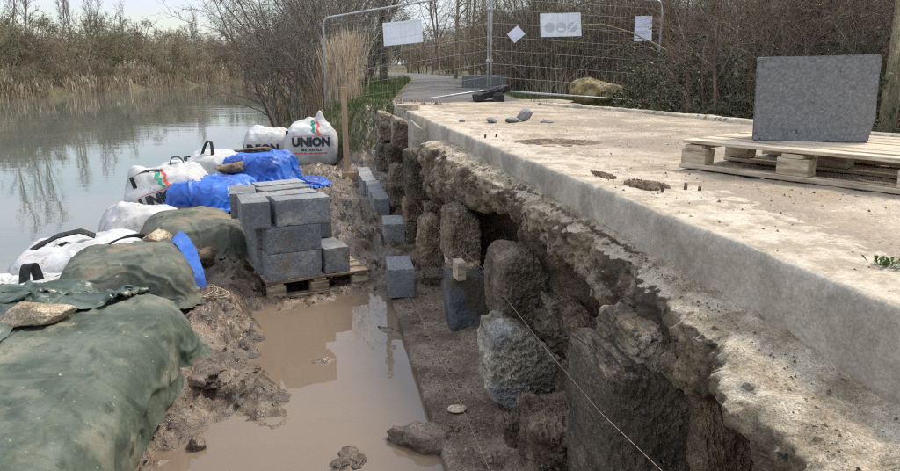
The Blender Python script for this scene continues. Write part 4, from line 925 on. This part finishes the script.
ribbon(loop((.12, .0, .70), (.20, .1, .70), .15, (0, 0, 0)), (1, .2, 0), .07, 'handle', M['strap'], b8)
b9, m9 = bag((-1.72, 8.45, -.44), (.36, .28, .26), .5, 'flattened dirty white bag between the emblem bag and the blue tarp', 9, wr=.015, top=.03)
ribbon([(-.35 + .1 * k, -.22, .64 + .02 * math.sin(k)) for k in range(9)], (0, 1, .4), .06, 'strap', M['strap'], b9, .012)

def up3(X):
    def ax(A):
        n = A.shape[0]; t = np.linspace(0, n - 1, 3 * (n - 1) + 1); i = np.clip(t.astype(int), 0, n - 2); f = (t - i)[:, None, None]
        p0, p1, p2, p3 = A[np.maximum(i - 1, 0)], A[i], A[i + 1], A[np.minimum(i + 2, n - 1)]
        return p1 + .5 * f * (p2 - p0 + f * (2 * p0 - 5 * p1 + 4 * p2 - p3 + f * (3 * (p1 - p2) + p3 - p0)))
    return np.swapaxes(ax(np.swapaxes(ax(X), 0, 1)), 0, 1)
def crease(X, seed, big, small):
    X = up3(X); n = grid_normals(X); n = n * np.where(n[..., 2:3] < -.2, -1, 1); sh = X.shape[:2]; p = X.reshape(-1, 3)
    w_ = p + .10 * np.stack([fbm(p * 3 + 7, 2), fbm(p * 3 + 19, 2), fbm(p * 3 + 31, 2)], 1)
    line = lambda q, wd: np.exp(-(pn(q) / wd) ** 2)                              # fold lines: thin raised ridges, mostly running one way or the other
    r1 = line(w_ * [2.2, .6, .9] + seed * 3.1, .05) + line(w_ * [.7, 2.0, .8] + seed * 4.3, .045); r2 = line(w_ * [5.5, 1.8, 2.2] + seed * 1.7, .06) + line(w_ * [1.8, 5, 2.2] + seed * 2.9, .06)
    d = big * r1 * .55 + small * (r2 * .7 + .25 * fbm(p * 14 + seed, 2)); return X + n * d.reshape(*sh, 1)
def tarp_thing(label, boxes, mt, nu, nv, su, sv, cx, cy, rz, z0, seed, under=True, extra_boxes=(), ground=.03, folds=(.010, .004), smooth=0, **kw):
    base = (boxes[0][0][0], boxes[0][0][1], 0); root = empty('covered_bags', base, label, 'tarpaulin')
    X = pbd_cloth(nu, nv, su, sv, cx, cy, rz, z0, list(boxes) + list(extra_boxes), ground, seed=seed, **kw)
    for _ in range(smooth):
        X[1:-1, 1:-1] = X[1:-1, 1:-1] * .5 + .125 * (X[2:, 1:-1] + X[:-2, 1:-1] + X[1:-1, 2:] + X[1:-1, :-2])
    X = crease(X, seed, *folds)
    uu, vv2 = np.meshgrid(np.linspace(-1, 1, X.shape[0]), np.linspace(-1, 1, X.shape[1]), indexing='ij'); keep = (np.abs(uu) ** 5 + np.abs(vv2) ** 5 < 1.08).ravel()   # rounded corners
    F = grid_faces(*X.shape[:2]); F = F[keep[F].all(1)]; ids = np.unique(F); mp_ = np.zeros(keep.size, int); mp_[ids] = np.arange(len(ids))
    obj('tarp', mesh('tarp', X.reshape(-1, 3)[ids] - np.array(base), mp_[F], mt), root)
    if under:
        for (bc, bh, br, bz) in boxes:
            me = rbox_me([q * .9 for q in bh], br, M['bag'], 'bag_body', n=10, seed=seed, wr=.004, p=5, sag=0, top=0); lo = bc[2] - bh[2] * .9
            obj('bag_body', me, root, (bc[0] - base[0], bc[1] - base[1], lo), bz)
    return X
mudg = lambda x, y: mud_base(x.ravel(), y.ravel()).reshape(x.shape) + .045
T1 = [((-1.47, 3.25, .08), (.60, 1.12, .40), .24, -.05)]
X1 = tarp_thing('large green tarp draped over the nearest bags at the lower left', T1, M['tarp'], 54, 84, 1.74, 2.9, -1.47, 3.16, -.05, .60, 11, ground=mudg, squeeze=1.0, noise=.008, folds=(.030, .014), smooth=5)
X1b = tarp_thing('dark green crumpled tarp folded behind the large green one', [((-1.72, 4.36, .07), (.34, .26, .40), .16, .1)], M['tarpdark'], 58, 46, 1.75, 1.15, -1.72, 4.22, .25, .80, 12,
           extra_boxes=[((-1.47, 3.25, .10), (.60, 1.12, .40), .24, -.05)], ground=mudg, squeeze=.66, noise=.2, folds=(.045, .014))
X1c = tarp_thing('dark green tarp hanging down at the lower left corner', [((-2.02, 3.2, .03), (.24, .9, .36), .12, .0)], M['tarpdark'], 40, 64, 1.0, 2.2, -1.95, 3.2, .06, .80, 15,
           extra_boxes=[((-1.47, 3.25, .10), (.60, 1.12, .40), .24, -.05)], ground=mudg, squeeze=.74, noise=.16, folds=(.035, .012))
X2 = tarp_thing('mud-spattered green tarp bag with a blue strip, second from the camera', [((-1.45, 5.32, .05), (.44, .46, .40), .2, .15)], M['tarpmuddy'], 48, 48, 1.22, 1.26, -1.45, 5.32, .15, .62, 13, ground=mudg, squeeze=.99, noise=.015, folds=(.024, .010), smooth=4)
X3 = tarp_thing('brown-stained camouflage-looking green tarp beside the block stack', [((-1.23, 6.72, .02), (.43, .56, .40), .24, .3)], M['tarpmuddy'], 50, 58, 1.26, 1.5, -1.23, 6.72, .3, .60, 14, ground=mudg, squeeze=.98, noise=.02, folds=(.024, .010), smooth=3)
XB = tarp_thing('bright blue tarp draped over two bags behind the block stack', [((-.86, 10.0, .10), (.40, .46, .50), .18, -.3), ((-1.33, 8.85, .0), (.44, .46, .42), .18, -.3)], M['bluetarp'], 60, 92, 1.75, 3.2, -1.02, 9.5, -.42, .85, 16, ground=mudg, squeeze=.86, noise=.14, folds=(.038, .016))
# blue strip
XS = [(-1.18, 5.72, .47), (-1.10, 5.55, .47), (-1.02, 5.40, .40), (-.96, 5.28, .26), (-.93, 5.22, .12), (-.90, 5.18, .08)]
rs_ = empty('blue_strip', (-1, 5.4, .1), 'narrow blue tarp strip hanging over the muddy green bag', 'tarpaulin')
pp_ = [Vector(XS[min(int(t), 4)]).lerp(Vector(XS[min(int(t), 4) + 1]), t - min(int(t), 4)) - Vector((1 * -1, 5.4, .1)) for t in np.linspace(0, 5, 24)]
ribbon(pp_, (.5, .6, .45), .12, 'strip', M['bluetarp'], rs_, .006)

# stones weighing the tarps down, and lumps of mud
def drop(x, y, *Xs):
    best = mudz(x, y)
    for X in Xs:
        d = (X[..., 0] - x) ** 2 + (X[..., 1] - y) ** 2; k = d.argmin()
        if d.ravel()[k] < .01: best = max(best, X[..., 2].ravel()[k])
    return best
def place_rock(px, D_y, size, m, seed, rz, lb, surf, cat='stone', sub=4, rough=.06, cuts=10, name='stone', zoff=-.012):
    c = ony(px[0], px[1], D_y); z = drop(c[0], c[1], *surf); obj(name, rock_me(seed, size, m, sub, cuts, rough, name=name), None, (c[0], c[1], z + zoff), rz, label=lb, cat=cat)
place_rock((41, 333), 3.75, (.36, .30, .13), M['tanstone'], 301, .2, 'flat pale tan stone weighing down the large green tarp', (X1, X1b))
place_rock((158, 250), 5.75, (.24, .22, .17), M['tanstone'], 302, 1.0, 'rough tan lump on top of the muddy tarp bags', (X2, X3), rough=.12)
place_rock((188, 262), 6.05, (.22, .2, .16), M['brownstone'], 303, .4, 'brown stone at the left of a pair beside the muddy tarp', (X2, X3), rough=.12)
place_rock((207, 268), 6.05, (.20, .18, .16), M['brownstone'], 304, 2.0, 'brown stone at the right of a pair beside the muddy tarp', (X2, X3), rough=.12)
c5 = ony(233, 176, 9.6); obj('stone', rock_me(305, (.42, .28, .17), M['brownstone'], 4, 8, .1, name='stone'), None, (c5[0], c5[1], max(drop(c5[0], c5[1], XB), .30) - .01), .2, label='brown mossy stone lying on the bags at the edge of the blue tarp', cat='stone')
place_rock((257, 152), 10.15, (.55, .3, .09), M['soil'], 306, .1, 'heap of soil on the crest of the blue tarp', (XB,), rough=.15)
CL = [((428, 443), (.20, .34, .19), 401, 'big clod of mud on the edge of the footing'), ((352, 458), (.16, .11, .05), 402, 'low lump of mud standing in the puddle near the bottom'), ((198, 447), (.085, .08, .085), 403, 'small dark stone in the brown water beside the green tarp'),
      ((232, 468), (.16, .12, .04), 404, 'flat mud lump at the bottom edge of the puddle'), ((389, 331), (.12, .26, .07), 405, 'crumbly mud bank beside the footing near the pallet'), ((405, 395), (.22, .06, .03), 406, 'thin streak of mud reaching into the puddle from the footing'),
      ((228, 345), (.10, .07, .04), 407, 'small mud lump on the left shoal'), ((322, 355), (.26, .10, .035), 408, 'low mud shoal in the middle of the puddle'), ((240, 375), (.24, .12, .05), 409, 'mud lump at the left edge of the puddle'), ((188, 395), (.26, .42, .15), 410, 'heap of dark mud against the green tarp')]
for (px_, sz, sd_, lb) in CL:
    c = onz(px_[0], px_[1], PUD); z = mudz(c[0], c[1]); obj('mud_clod', rock_me(sd_, sz, M['mud'], 4, 3, .30, .9, name='mud_clod'), None, (c[0], c[1], min(z, PUD) - .012 if sd_ not in (410, 401) else z - .03), sd_ * .7, label=lb, cat='mud')
q_ = onz(197, 297, .12)
mbt = MB(); r = random.Random(9)
for k in range(5):
    pts = [(.25 * math.sin(t * 2.5 + k) * (.5 + .12 * k), .14 * math.cos(t * 2.1 + k * 1.3), .02 + .015 * math.sin(t * 4 + k)) for t in np.linspace(0, 2.4, 18)]; mbt.tube(pts, .004, 5)
obj('tangled_cord', mbt.me('tangled_cord', M['tanstone'], True), None, (q_[0], q_[1], mudz(q_[0], q_[1]) + .01), label='tangle of pale cord on the mud beside the tarps', cat='cord')

# loose white bag fabric slumped over the half-empty bags
def bag_fabric(root, box, su, sv, cx, cy, rz, z0, seed, sq=.8, n=44):
    X = crease(pbd_cloth(n, n, su, sv, cx, cy, rz, z0, [box], -.45, steps=80, iters=7, squeeze=sq, noise=.18, seed=seed), seed, .02, .008)
    o = obj('loose_fabric', mesh('loose_fabric', X.reshape(-1, 3), grid_faces(*X.shape[:2]), M['bag']), root); o.matrix_parent_inverse = root.matrix_basis.inverted()
bag_fabric(b7, ((-1.98, 6.05, -.06), (.48, .44, .42), .16, .15), 1.25, 1.15, -1.95, 6.0, .3, .62, 51)
bag_fabric(b8, ((-2.27, 5.25, -.14), (.46, .44, .38), .16, .2), 1.1, 1.1, -2.25, 5.2, .5, .5, 52)
bag_fabric(b9, ((-1.72, 8.45, -.2), (.38, .30, .30), .14, .5), 1.0, .85, -1.74, 8.4, .5, .4, 53, .74)

# ================================================================ VEGETATION
def tubes(P0, P1, R0, R1, n):
    P0, P1 = np.array(P0), np.array(P1); R0, R1 = np.array(R0), np.array(R1); d = P1 - P0; d /= np.linalg.norm(d, axis=1)[:, None] + 1e-9
    ref = np.where(np.abs(d[:, 2:3]) > .8, np.array([[1., 0, 0]]), np.array([[0, 0, 1.]])); a = np.cross(d, ref); a /= np.linalg.norm(a, axis=1)[:, None]; b = np.cross(d, a)
    th = np.arange(n) * 2 * math.pi / n; ring = a[:, None] * np.cos(th)[None, :, None] + b[:, None] * np.sin(th)[None, :, None]
    V = np.concatenate([P0[:, None] + ring * R0[:, None, None], P1[:, None] + ring * R1[:, None, None]], 1).reshape(-1, 3)
    k = np.arange(n); q = np.stack([k, (k + 1) % n, (k + 1) % n + n, k + n], -1)
    F = (q[None] + (np.arange(len(P0)) * 2 * n)[:, None, None]).reshape(-1, 4); return V, F
def grow(rs, p, d, ln_, r, lv, S, out):
    ns = S['seg'][lv]; pts = [p]; dirs = []
    for k in range(ns):
        d = d + rs.normal(size=3) * S['wan'][lv]; d[2] += S['up'][lv]; d = d / np.linalg.norm(d); q = p + d * ln_ / ns
        t0, t1 = k / ns, (k + 1) / ns; ta = S['taper'][lv]; out.append((p, q, r * (1 - ta * t0), r * (1 - ta * t1), lv)); p = q; pts.append(p); dirs.append(d)
    if lv + 1 < len(S['n']):
        nc = S['n'][lv + 1]; nc = max(1, int(nc * rs.uniform(.75, 1.25)))
        for j in range(nc):
            t = rs.uniform(S['from'][lv], 1.0); i = min(int(t * ns), ns - 1); f = t * ns - i; bp = pts[i] * (1 - f) + pts[i + 1] * f; dd = dirs[i]
            ax = np.cross(dd, rs.normal(size=3)); ax /= np.linalg.norm(ax); an = S['ang'][lv + 1] * rs.uniform(.65, 1.3); nd = dd * math.cos(an) + ax * math.sin(an)
            grow(rs, bp, nd, ln_ * S['len'][lv + 1] * rs.uniform(.6, 1.15) * (1.15 - .45 * t), max(r * (1 - S['taper'][lv] * t) * S['rr'][lv + 1], S['rmin']), lv + 1, S, out)
def plant(name, seed, S, m, height, r0, stems=1, spread=.0, leaves=None, label='', cat='tree', group=None):
    rs = np.random.RandomState(seed); out = []
    for k in range(stems):
        a = rs.uniform(0, 6.28); rad_ = spread * math.sqrt(rs.rand()); d = np.array([math.cos(a) * S.get('splay', .3) * rs.rand(), math.sin(a) * S.get('splay', .3) * rs.rand(), 1.0]); d /= np.linalg.norm(d)
        if stems > 1: out.append((np.array([0, 0, -.12]), np.array([math.cos(a) * rad_, math.sin(a) * rad_, -.05]), r0, r0, 0))
        grow(rs, np.array([math.cos(a) * rad_, math.sin(a) * rad_, -.05]), d, height * rs.uniform(.7, 1.05) if stems > 1 else height, r0 * rs.uniform(.6, 1.1) if stems > 1 else r0, 0, S, out)
    lv = np.array([o[4] for o in out]); arr = [np.array([o[i] for o in out]) for i in range(4)]; split = S.get('split', 1)
    root = empty(name, (0, 0, 0), label, cat, group)
    tk = lv < split; V, F = tubes(arr[0][tk], arr[1][tk], arr[2][tk], arr[3][tk], 7); obj('trunk' if stems == 1 else 'stems', mesh('trunk', V, F, m), root)
    tw = ~tk; V, F = tubes(arr[0][tw], arr[1][tw], arr[2][tw], arr[3][tw], 3); obj('crown', mesh('crown', V, F, m), root)
    if leaves:
        n_, size, lm, lmin = leaves; ids = np.where(lv >= lmin)[0]; pick = rs.choice(ids, n_); t = rs.rand(n_, 1); p = arr[0][pick] * (1 - t) + arr[1][pick] * t + rs.normal(size=(n_, 3)) * size * .6
        a = rs.normal(size=(n_, 3)); a /= np.linalg.norm(a, axis=1)[:, None]; b = np.cross(a, rs.normal(size=(n_, 3))); b /= np.linalg.norm(b, axis=1)[:, None]; s = size * rs.uniform(.6, 1.3, (n_, 1))
        V = np.stack([p - a * s, p + b * s * .5, p + a * s, p - b * s * .5], 1).reshape(-1, 3); F = np.arange(n_ * 4).reshape(-1, 4); obj('leaves', mesh('leaves', V, F, lm, False), root)
    return root
TREE = dict(seg=[8, 6, 4, 3, 2], wan=[.10, .17, .2, .24, .25], up=[.03, .03, .02, .0, -.02], taper=[.75, .8, .85, .85, .8], n=[1, 15, 7, 6, 4], ang=[0, .85, .75, .7, .7], len=[1, .52, .5, .48, .5], rr=[1, .5, .5, .5, .6], rmin=.0035, splay=.1)
TREE['from'] = [.22, .2, .15, .1]
SHRUB = dict(seg=[7, 4, 3, 2], wan=[.16, .2, .25, .25], up=[.02, .02, .0, -.02], taper=[.8, .85, .85, .8], n=[1, 10, 6, 4], ang=[0, .65, .65, .7], len=[1, .42, .5, .55], rr=[1, .5, .55, .6], rmin=.003, splay=.45)
SHRUB['from'] = [.15, .15, .1]
FAR = dict(seg=[5, 4, 3, 2], wan=[.12, .2, .25, .25], up=[.02, .02, .02, .0], taper=[.75, .8, .8, .7], n=[1, 12, 8, 6], ang=[0, .75, .7, .7], len=[1, .45, .5, .5], rr=[1, .5, .5, .7], rmin=.011, splay=.55)
FAR['from'] = [.12, .15, .1]
POP = dict(FAR); POP['ang'] = [0, .4, .45, .5]; POP['up'] = [.02, .12, .08, .05]; POP['n'] = [1, 22, 7, 5]; POP['len'] = [1, .32, .5, .5]; POP['rmin'] = .012

gB, gT, gF = 'bare thicket shrubs beyond the deck', 'bare trees beyond the fence', 'scrub along the far river bank'
protos = dict(
 s1=plant('bare_shrub', 1, SHRUB, M['barkred'], 3.3, .028, 11, .5, (700, .022, M['deadleaf'], 2), 'bare reddish-brown shrub in the dense thicket right of the path', 'shrub', gB),
 s2=plant('bare_shrub', 2, SHRUB, M['barkolive'], 3.8, .032, 10, .45, None, 'bare olive-brown shrub in the dense thicket right of the path', 'shrub', gB),
 s3=plant('bare_shrub', 3, SHRUB, M['bark'], 2.9, .024, 12, .6, (400, .02, M['deadleaf'], 2), 'bare grey-brown shrub in the dense thicket right of the path', 'shrub', gB),
 br=plant('bramble_bush', 4, dict(SHRUB, splay=1.5, wan=[.25, .3, .3, .3], up=[-.05, -.02, 0, 0]), M['barkred'], 1.5, .014, 16, .45, (3200, .032, M['leaf'], 1), 'dark leafy bramble bush at the edge of the deck', 'bush', 'brambles along the deck edge'),
 t1=plant('bare_tree', 5, TREE, M['bark'], 7.0, .11, label='bare grey tree standing in the wood behind the path', group=gT),
 t2=plant('bare_tree', 6, TREE, M['barkolive'], 8.0, .12, label='bare olive-barked tree standing in the wood behind the path', group=gT),
 t3=plant('bare_tree', 7, dict(TREE, up=[.02, .08, .05, .02, 0], ang=[0, .6, .6, .65, .7]), M['barkred'], 7.5, .09, label='bare upright brown tree standing in the wood behind the path', group=gT),
 w1=plant('riverside_tree', 8, dict(SHRUB, n=[1, 12, 8, 5], rmin=.004), M['bark'], 4.6, .045, 8, .5, (1500, .022, M['deadleaf'], 2), 'grey twiggy tree leaning over the river behind the reeds', 'tree', None),
 f1=plant('far_scrub', 9, FAR, M['farbrush'], 5.0, .07, 7, .9, (1500, .045, M['farbrush'], 2), 'brown leafless scrub tree on the far river bank', 'tree', gF),
 f2=plant('far_scrub', 10, FAR, M['farolive'], 4.6, .07, 7, .9, (1800, .05, M['farolive'], 2), 'olive leafless scrub tree on the far river bank', 'tree', gF),
 f3=plant('far_poplar', 11, POP, M['barkpale'], 8.5, .09, label='tall pale slender bare tree rising above the far bank scrub', group='pale slender trees on the far bank'),
 f4=plant('far_evergreen', 12, FAR, M['leaf'], 4.6, .07, 6, .8, (7000, .10, M['leaf'], 1), 'dark evergreen bush among the scrub at the left edge', 'bush', None),
)
used = set(); rg = random.Random(21)
def put(k, x, y, s=1.0, label=None, group=None, z=None):
    z = float(gheight([x], [y])[0]) - .03 if z is None else z
    if k not in used:
        o = protos[k]; used.add(k); o.location = (x, y, z); o.rotation_euler.z = rg.uniform(0, 6.28); o.scale = (s, s, s * 1.0); tag(o, label, None, group); return o
    return copy_tree(protos[k], (x, y, z), rg.uniform(0, 6.28), s, label, group)
def putpx(k, px, D, s=1.0, **kw): p = ondepth(px, 100, D); return put(k, p[0], p[1], s, **kw)
def clear_of_path(x, y): return abs(x - float(path_x(y))) > float(path_w(y)) / 2 + .5
# riverside trees left of the path
for px_, D, s, lb in [(288, 19, .95, 'grey twiggy tree nearest the open water, left of the fence'), (318, 22, 1.1, 'grey twiggy tree behind the left end of the fence'), (330, 17, .8, 'low grey twiggy tree beside the reed clump'), (352, 24, 1.2, 'grey twiggy tree just right of the reed clump, further back'), (370, 36, .8, 'grey twiggy tree left of the pale pole'), (300, 17.5, 1.0, 'grey twiggy tree leaning over the river at the left of the fence'), (338, 20, 1.15, 'grey twiggy tree behind the pale reed clump'), (358, 26, 1.0, 'grey twiggy tree between the reeds and the pole')]: putpx('w1', px_, D, s, label=lb)
for px_, D, s, k in [(325, 30, .9, 't1'), (348, 34, 1.0, 't2'), (300, 42, .8, 't1'), (372, 40, .9, 't3'), (284, 60, .9, 't2'), (268, 75, 1.0, 't1')]: putpx(k, px_, D, s)
# wood straight ahead and right
for px_, D, s, k in [(432, 42, .8, 't1'), (440, 38, .9, 't3'), (455, 30, .85, 't2'), (472, 27, .9, 't3'), (500, 25, .8, 't1'), (520, 28, 1.0, 't3'), (536, 24, .9, 't2'), (556, 30, 1.0, 't1'), (585, 23, .8, 't2'), (610, 26, .9, 't1'), (640, 22, .85, 't3'),
                     (760, 19, .8, 't2'), (745, 17, .8, 't3'), (735, 17, .9, 't1'), (770, 15, .85, 't2'), (800, 18, .9, 't3'), (835, 15, .8, 't1'), (862, 17, .9, 't2'), (905, 14, .8, 't3'), (935, 15, .9, 't1'), (412, 60, .7, 't3')]: putpx(k, px_, D, s)
n_sh = 0
for row, (D0, step, x0, x1) in enumerate([(19.5, 13, 505, 700), (24, 10, 470, 720), (11.8, 25, 772, 960), (14.5, 19, 735, 960), (18, 16, 640, 960), (31, 8, 445, 960), (9.3, 36, 728, 960)]):
    x = x0
    while x < x1:
        D = D0 * rg.uniform(.92, 1.1); p = ondepth(x + rg.uniform(-6, 6), 100, D)
        ok = clear_of_path(p[0], p[1]) and (p[1] > 10.2 or p[0] > float(xr(p[1])) + .8)
        if 575 < x < 622 and D < 22 and row < 2 and rg.random() < .7: ok = False
        if ok: put(rg.choice(['s1', 's2', 's3']), p[0], p[1], rg.uniform(.8, 1.2)); n_sh += 1
        x += step * rg.uniform(.8, 1.2)
for px_, D, s in [(672, 14.8, .9), (692, 12.5, .8), (712, 10.6, .8), (730, 9.4, .75), (752, 8.7, .8), (690, 13.8, 1.1), (715, 12.5, 1.1), (735, 11, 1.1), (668, 17, .8), (790, 9.6, .9), (850, 8.6, .9), (900, 8.0, .9), (560, 19.5, .6), (545, 21, .7)]:
    putpx('br', px_, D, s, **(dict(label='dark leafy bush beside the yellow boulders', group='bushes by the boulders') if px_ < 600 else {}))
# leaning mossy trunk beside the big block
pt = ondepth(886, 130, 7.6)
mt = empty('mossy_tree', (pt[0], pt[1], .95), 'slender mossy tan trunk right behind the big grey block', 'tree')
out = []; grow(np.random.RandomState(31), np.zeros(3), np.array([.06, .05, 1.0]), 5.5, .09, 0, dict(TREE, wan=[.04, .15, .2, .2, .2], taper=[.4, .8, .8, .8, .8], n=[1, 9, 6, 5, 3]), out)
lv = np.array([o[4] for o in out]); ar = [np.array([o[i] for o in out]) for i in range(4)]
for nm, msk, n_ in (('trunk', lv < 1, 12), ('crown', lv >= 1, 4)):
    V, F = tubes(ar[0][msk], ar[1][msk], ar[2][msk], ar[3][msk], n_); obj(nm, mesh(nm, V, F, M['barkolive']), mt)
# pole beyond the path
pp = ondepth(383.5, 74, 25); o = obj('timber_pole', MB().tube([(0, 0, -.2), (.02, 0, 4), (.03, 0, 9)], [.15, .13, .11], 12).me('timber_pole', M['barkpale'], True), None, (pp[0], pp[1], float(gheight([pp[0]], [pp[1]])[0])), label='pale weathered timber pole standing beyond the grass verge', cat='pole')

# far bank
Y = 30.0; i = 0
while Y < 130:
    x = float(xf(Y)); k = rg.choice(['f1', 'f2', 'f1', 'f2', 'f1'])
    put(k, x - rg.uniform(2.2, 4.5), Y, rg.uniform(.5, .85)); put(rg.choice(['f1', 'f2']), x - rg.uniform(6, 10), Y + 1, rg.uniform(.65, 1.1))
    if i % 2 == 0: put(rg.choice(['f1', 'f2']), x - rg.uniform(11, 17), Y + 2, rg.uniform(.8, 1.3))
    Y += 2.1 + Y * .012; i += 1
for px_, D, s in [(8, 57, 1.15), (22, 60, 1.1), (36, 62, 1.2), (70, 72, .95), (80, 74, 1.0), (97, 78, .95), (103, 80, .85), (132, 88, .85), (200, 105, .8), (196, 108, .9)]: putpx('f3', px_, D, s)
putpx('f4', 8, 56, .85, label='dark evergreen bush at the left edge of the far bank'); putpx('f4', 26, 58, .7, label='dark evergreen bush second from the left edge of the far bank')
for k in range(44):
    x = -6 + k * 1.5 + rg.uniform(-.6, .6); y = 66 + rg.uniform(0, 22) - .25 * abs(x); put(rg.choice(['f1', 'f2']), x, y, rg.uniform(.9, 1.4) * (.55 if 2 < x < 13 else 1), 'leafless scrub tree closing the view far behind the path', 'scrub far behind the path')
for k in range(14):
    y = 34 + k * 5.4; put(rg.choice(['f1', 'f2']), float(xb(y)) + 1.2 + rg.uniform(0, 2), y, rg.uniform(.45, .7), 'leafless scrub bush on the near bank beyond the reeds', 'scrub on the near bank beyond the fence')
for k in range(24):
    put(rg.choice(['f1', 'f2', 'f1']), 6.5 + k * .55 + rg.uniform(-.3, .3), 46 + rg.uniform(0, 10), rg.uniform(.35, .6) if k < 8 else rg.uniform(.6, .9), 'leafless scrub bush beyond the bend of the path', 'scrub beyond the bend of the path')
yy = 32.0
while yy < 110:
    put(rg.choice(['f1', 'f1', 'f2']), float(xf(yy)) - rg.uniform(.5, 1.6), yy, rg.uniform(.28, .5), 'low brown bush at the water edge of the far bank', 'low bushes along the far water edge'); yy += 1.4 + yy * .012
# closing trees across the end of the reach
for k in range(26):
    x = -14 + k * 1.6 + rg.uniform(-.6, .6); put(rg.choice(['f1', 'f2']), x, 118 + rg.uniform(0, 14), rg.uniform(1.0, 1.5), 'scrub tree closing the far end of the river', 'scrub at the far end of the river')

def blades(name, n, fx_, h, wd_, m, lb, cat, seed, lean=.35, plume=False, parent=None, kind='stuff'):
    rs = np.random.RandomState(seed); P = np.array([fx_(rs) for _ in range(n)]); a = rs.uniform(0, 6.28, n); hh = rs.uniform(h[0], h[1], n)[:, None]; w_ = wd_ * rs.uniform(.6, 1.3, n)[:, None]
    sd_ = np.stack([np.cos(a), np.sin(a), a * 0], 1) * w_; ln_ = np.stack([rs.normal(size=n) * lean, rs.normal(size=n) * lean, a * 0], 1) * hh; up_ = np.array([0, 0, 1.]) * hh
    mid = P + up_ * .55 + ln_ * .35; tip = P + up_ + ln_
    if plume:
        V = np.stack([P - sd_ * .5, P + sd_ * .5, mid + sd_ * .5, mid - sd_ * .5, tip * .72 + mid * .28 + sd_ * 1.3, tip, tip * .72 + mid * .28 - sd_ * 1.3], 1).reshape(-1, 3); f = [(0, 1, 2, 3), (3, 2, 4, 5), (3, 5, 6)]; s_ = 7
    else:
        V = np.stack([P - sd_ * .5, P + sd_ * .5, mid + sd_ * .35, mid - sd_ * .35, tip], 1).reshape(-1, 3); f = [(0, 1, 2, 3), (3, 2, 4)]; s_ = 5
    F = [tuple(q + s_ * k for q in ff) for k in range(n) for ff in f]
    return obj(name, mesh(name, V, F, m, False), parent, label=lb, cat=cat, kind=kind)
def gz1(x, y): return float(gheight([x], [y])[0])
_gc = {}
def gzg(x, y):
    k = (round(x * 5), round(y * 5))
    if k not in _gc: _gc[k] = gz1(k[0] / 5, k[1] / 5)
    return _gc[k]
def reed(px0, px1, py_, D, name, lb, n, h, m, seed):
    c = ondepth((px0 + px1) / 2, py_, D); wdt = (px1 - px0) / FPX * D / 2
    root = empty(name, (c[0], c[1], gz1(c[0], c[1])), lb, 'reeds')
    def f(rs): x, y = rs.normal() * wdt * .55, rs.normal() * .4; return np.array([x, y, gzg(c[0] + x, c[1] + y) - root.location[2] - .05])
    blades('stalks', n, f, h, .006, m, None, None, seed, .12, True, root, None)
reed(331, 357, 120, 15.6, 'reed_clump', 'tall pale dry reed clump behind the left fence panel', 1700, (.5, 1.65), M['reed'], 1)
reed(306, 326, 120, 17.0, 'reed_clump', 'shorter dull reed clump at the water edge left of the fence', 500, (.7, 1.2), M['reedfar'], 2)
def vg(rs):
    while True:
        y = 11 + 26 * rs.rand() ** 1.7; x = float(path_x(y)) - float(path_w(y)) / 2 - .05 - 2.6 * rs.rand()
        if y > 13.0 and x > float(xb(y)) + .6: return np.array([x, y, gzg(x, y) - .02])
blades('grass_verge', 20000, vg, (.05, .20), .012, M['grass'], 'green grass verge between the path and the river', 'grass', 3)
def vr(rs):
    while True:
        y = 9.8 + 10 * rs.rand(); x = float(path_x(y)) + float(path_w(y)) / 2 + .05 + 2.2 * rs.rand() ** 1.3
        return np.array([x, y, gzg(x, y) - .02])
blades('rough_grass', 8000, vr, (.05, .20), .010, M['grass'], 'rough grass at the right of the path under the thicket', 'grass', 4)
def fr_(rs):
    while True:
        y = 30 + 95 * rs.rand() ** 1.3
        if .5 + .5 * math.sin(y * .55) + .35 * math.sin(y * 1.7) > rs.rand() * .9: break
    x = float(xf(y)) - 2.6 * rs.rand() ** 1.2; return np.array([x, y, gzg(x, y) - .05])
blades('far_reeds', 9000, fr_, (.3, 1.4), .026, M['reedfar'], 'long belt of dry tan reeds along the far bank', 'reeds', 5, .16, True)
def nr_(rs): y = 26 + 88 * rs.rand() ** 1.3; x = float(xb(y)) + 2.0 * rs.rand() - .1; return np.array([x, y, gzg(x, y) - .05])
blades('near_bank_reeds', 7000, nr_, (.4, 1.4), .026, M['reedfar'], 'dry reeds along the near bank beyond the fence', 'reeds', 8, .2, True)
def bk(rs):
    while True:
        x, y = .2 + 1.1 * rs.rand(), 11.6 + 3 * rs.rand(); z = mudz(x, y)
        if z > .35: return np.array([x, y, z - .02])
blades('bank_grass', 3500, bk, (.04, .16), .010, M['grass'], 'short grass tufts on the earth bank at the far end', 'grass', 6)
def tl(rs):
    y = 17 + 14 * rs.rand(); x = float(path_x(y)) + float(path_w(y)) / 2 + 1.0 + 5 * rs.rand(); return np.array([x, y, gzg(x, y) - .02])
blades('dry_undergrowth', 5000, tl, (.3, 1.0), .012, M['reedfar'], 'dry tan undergrowth at the foot of the wood', 'undergrowth', 7, .3)
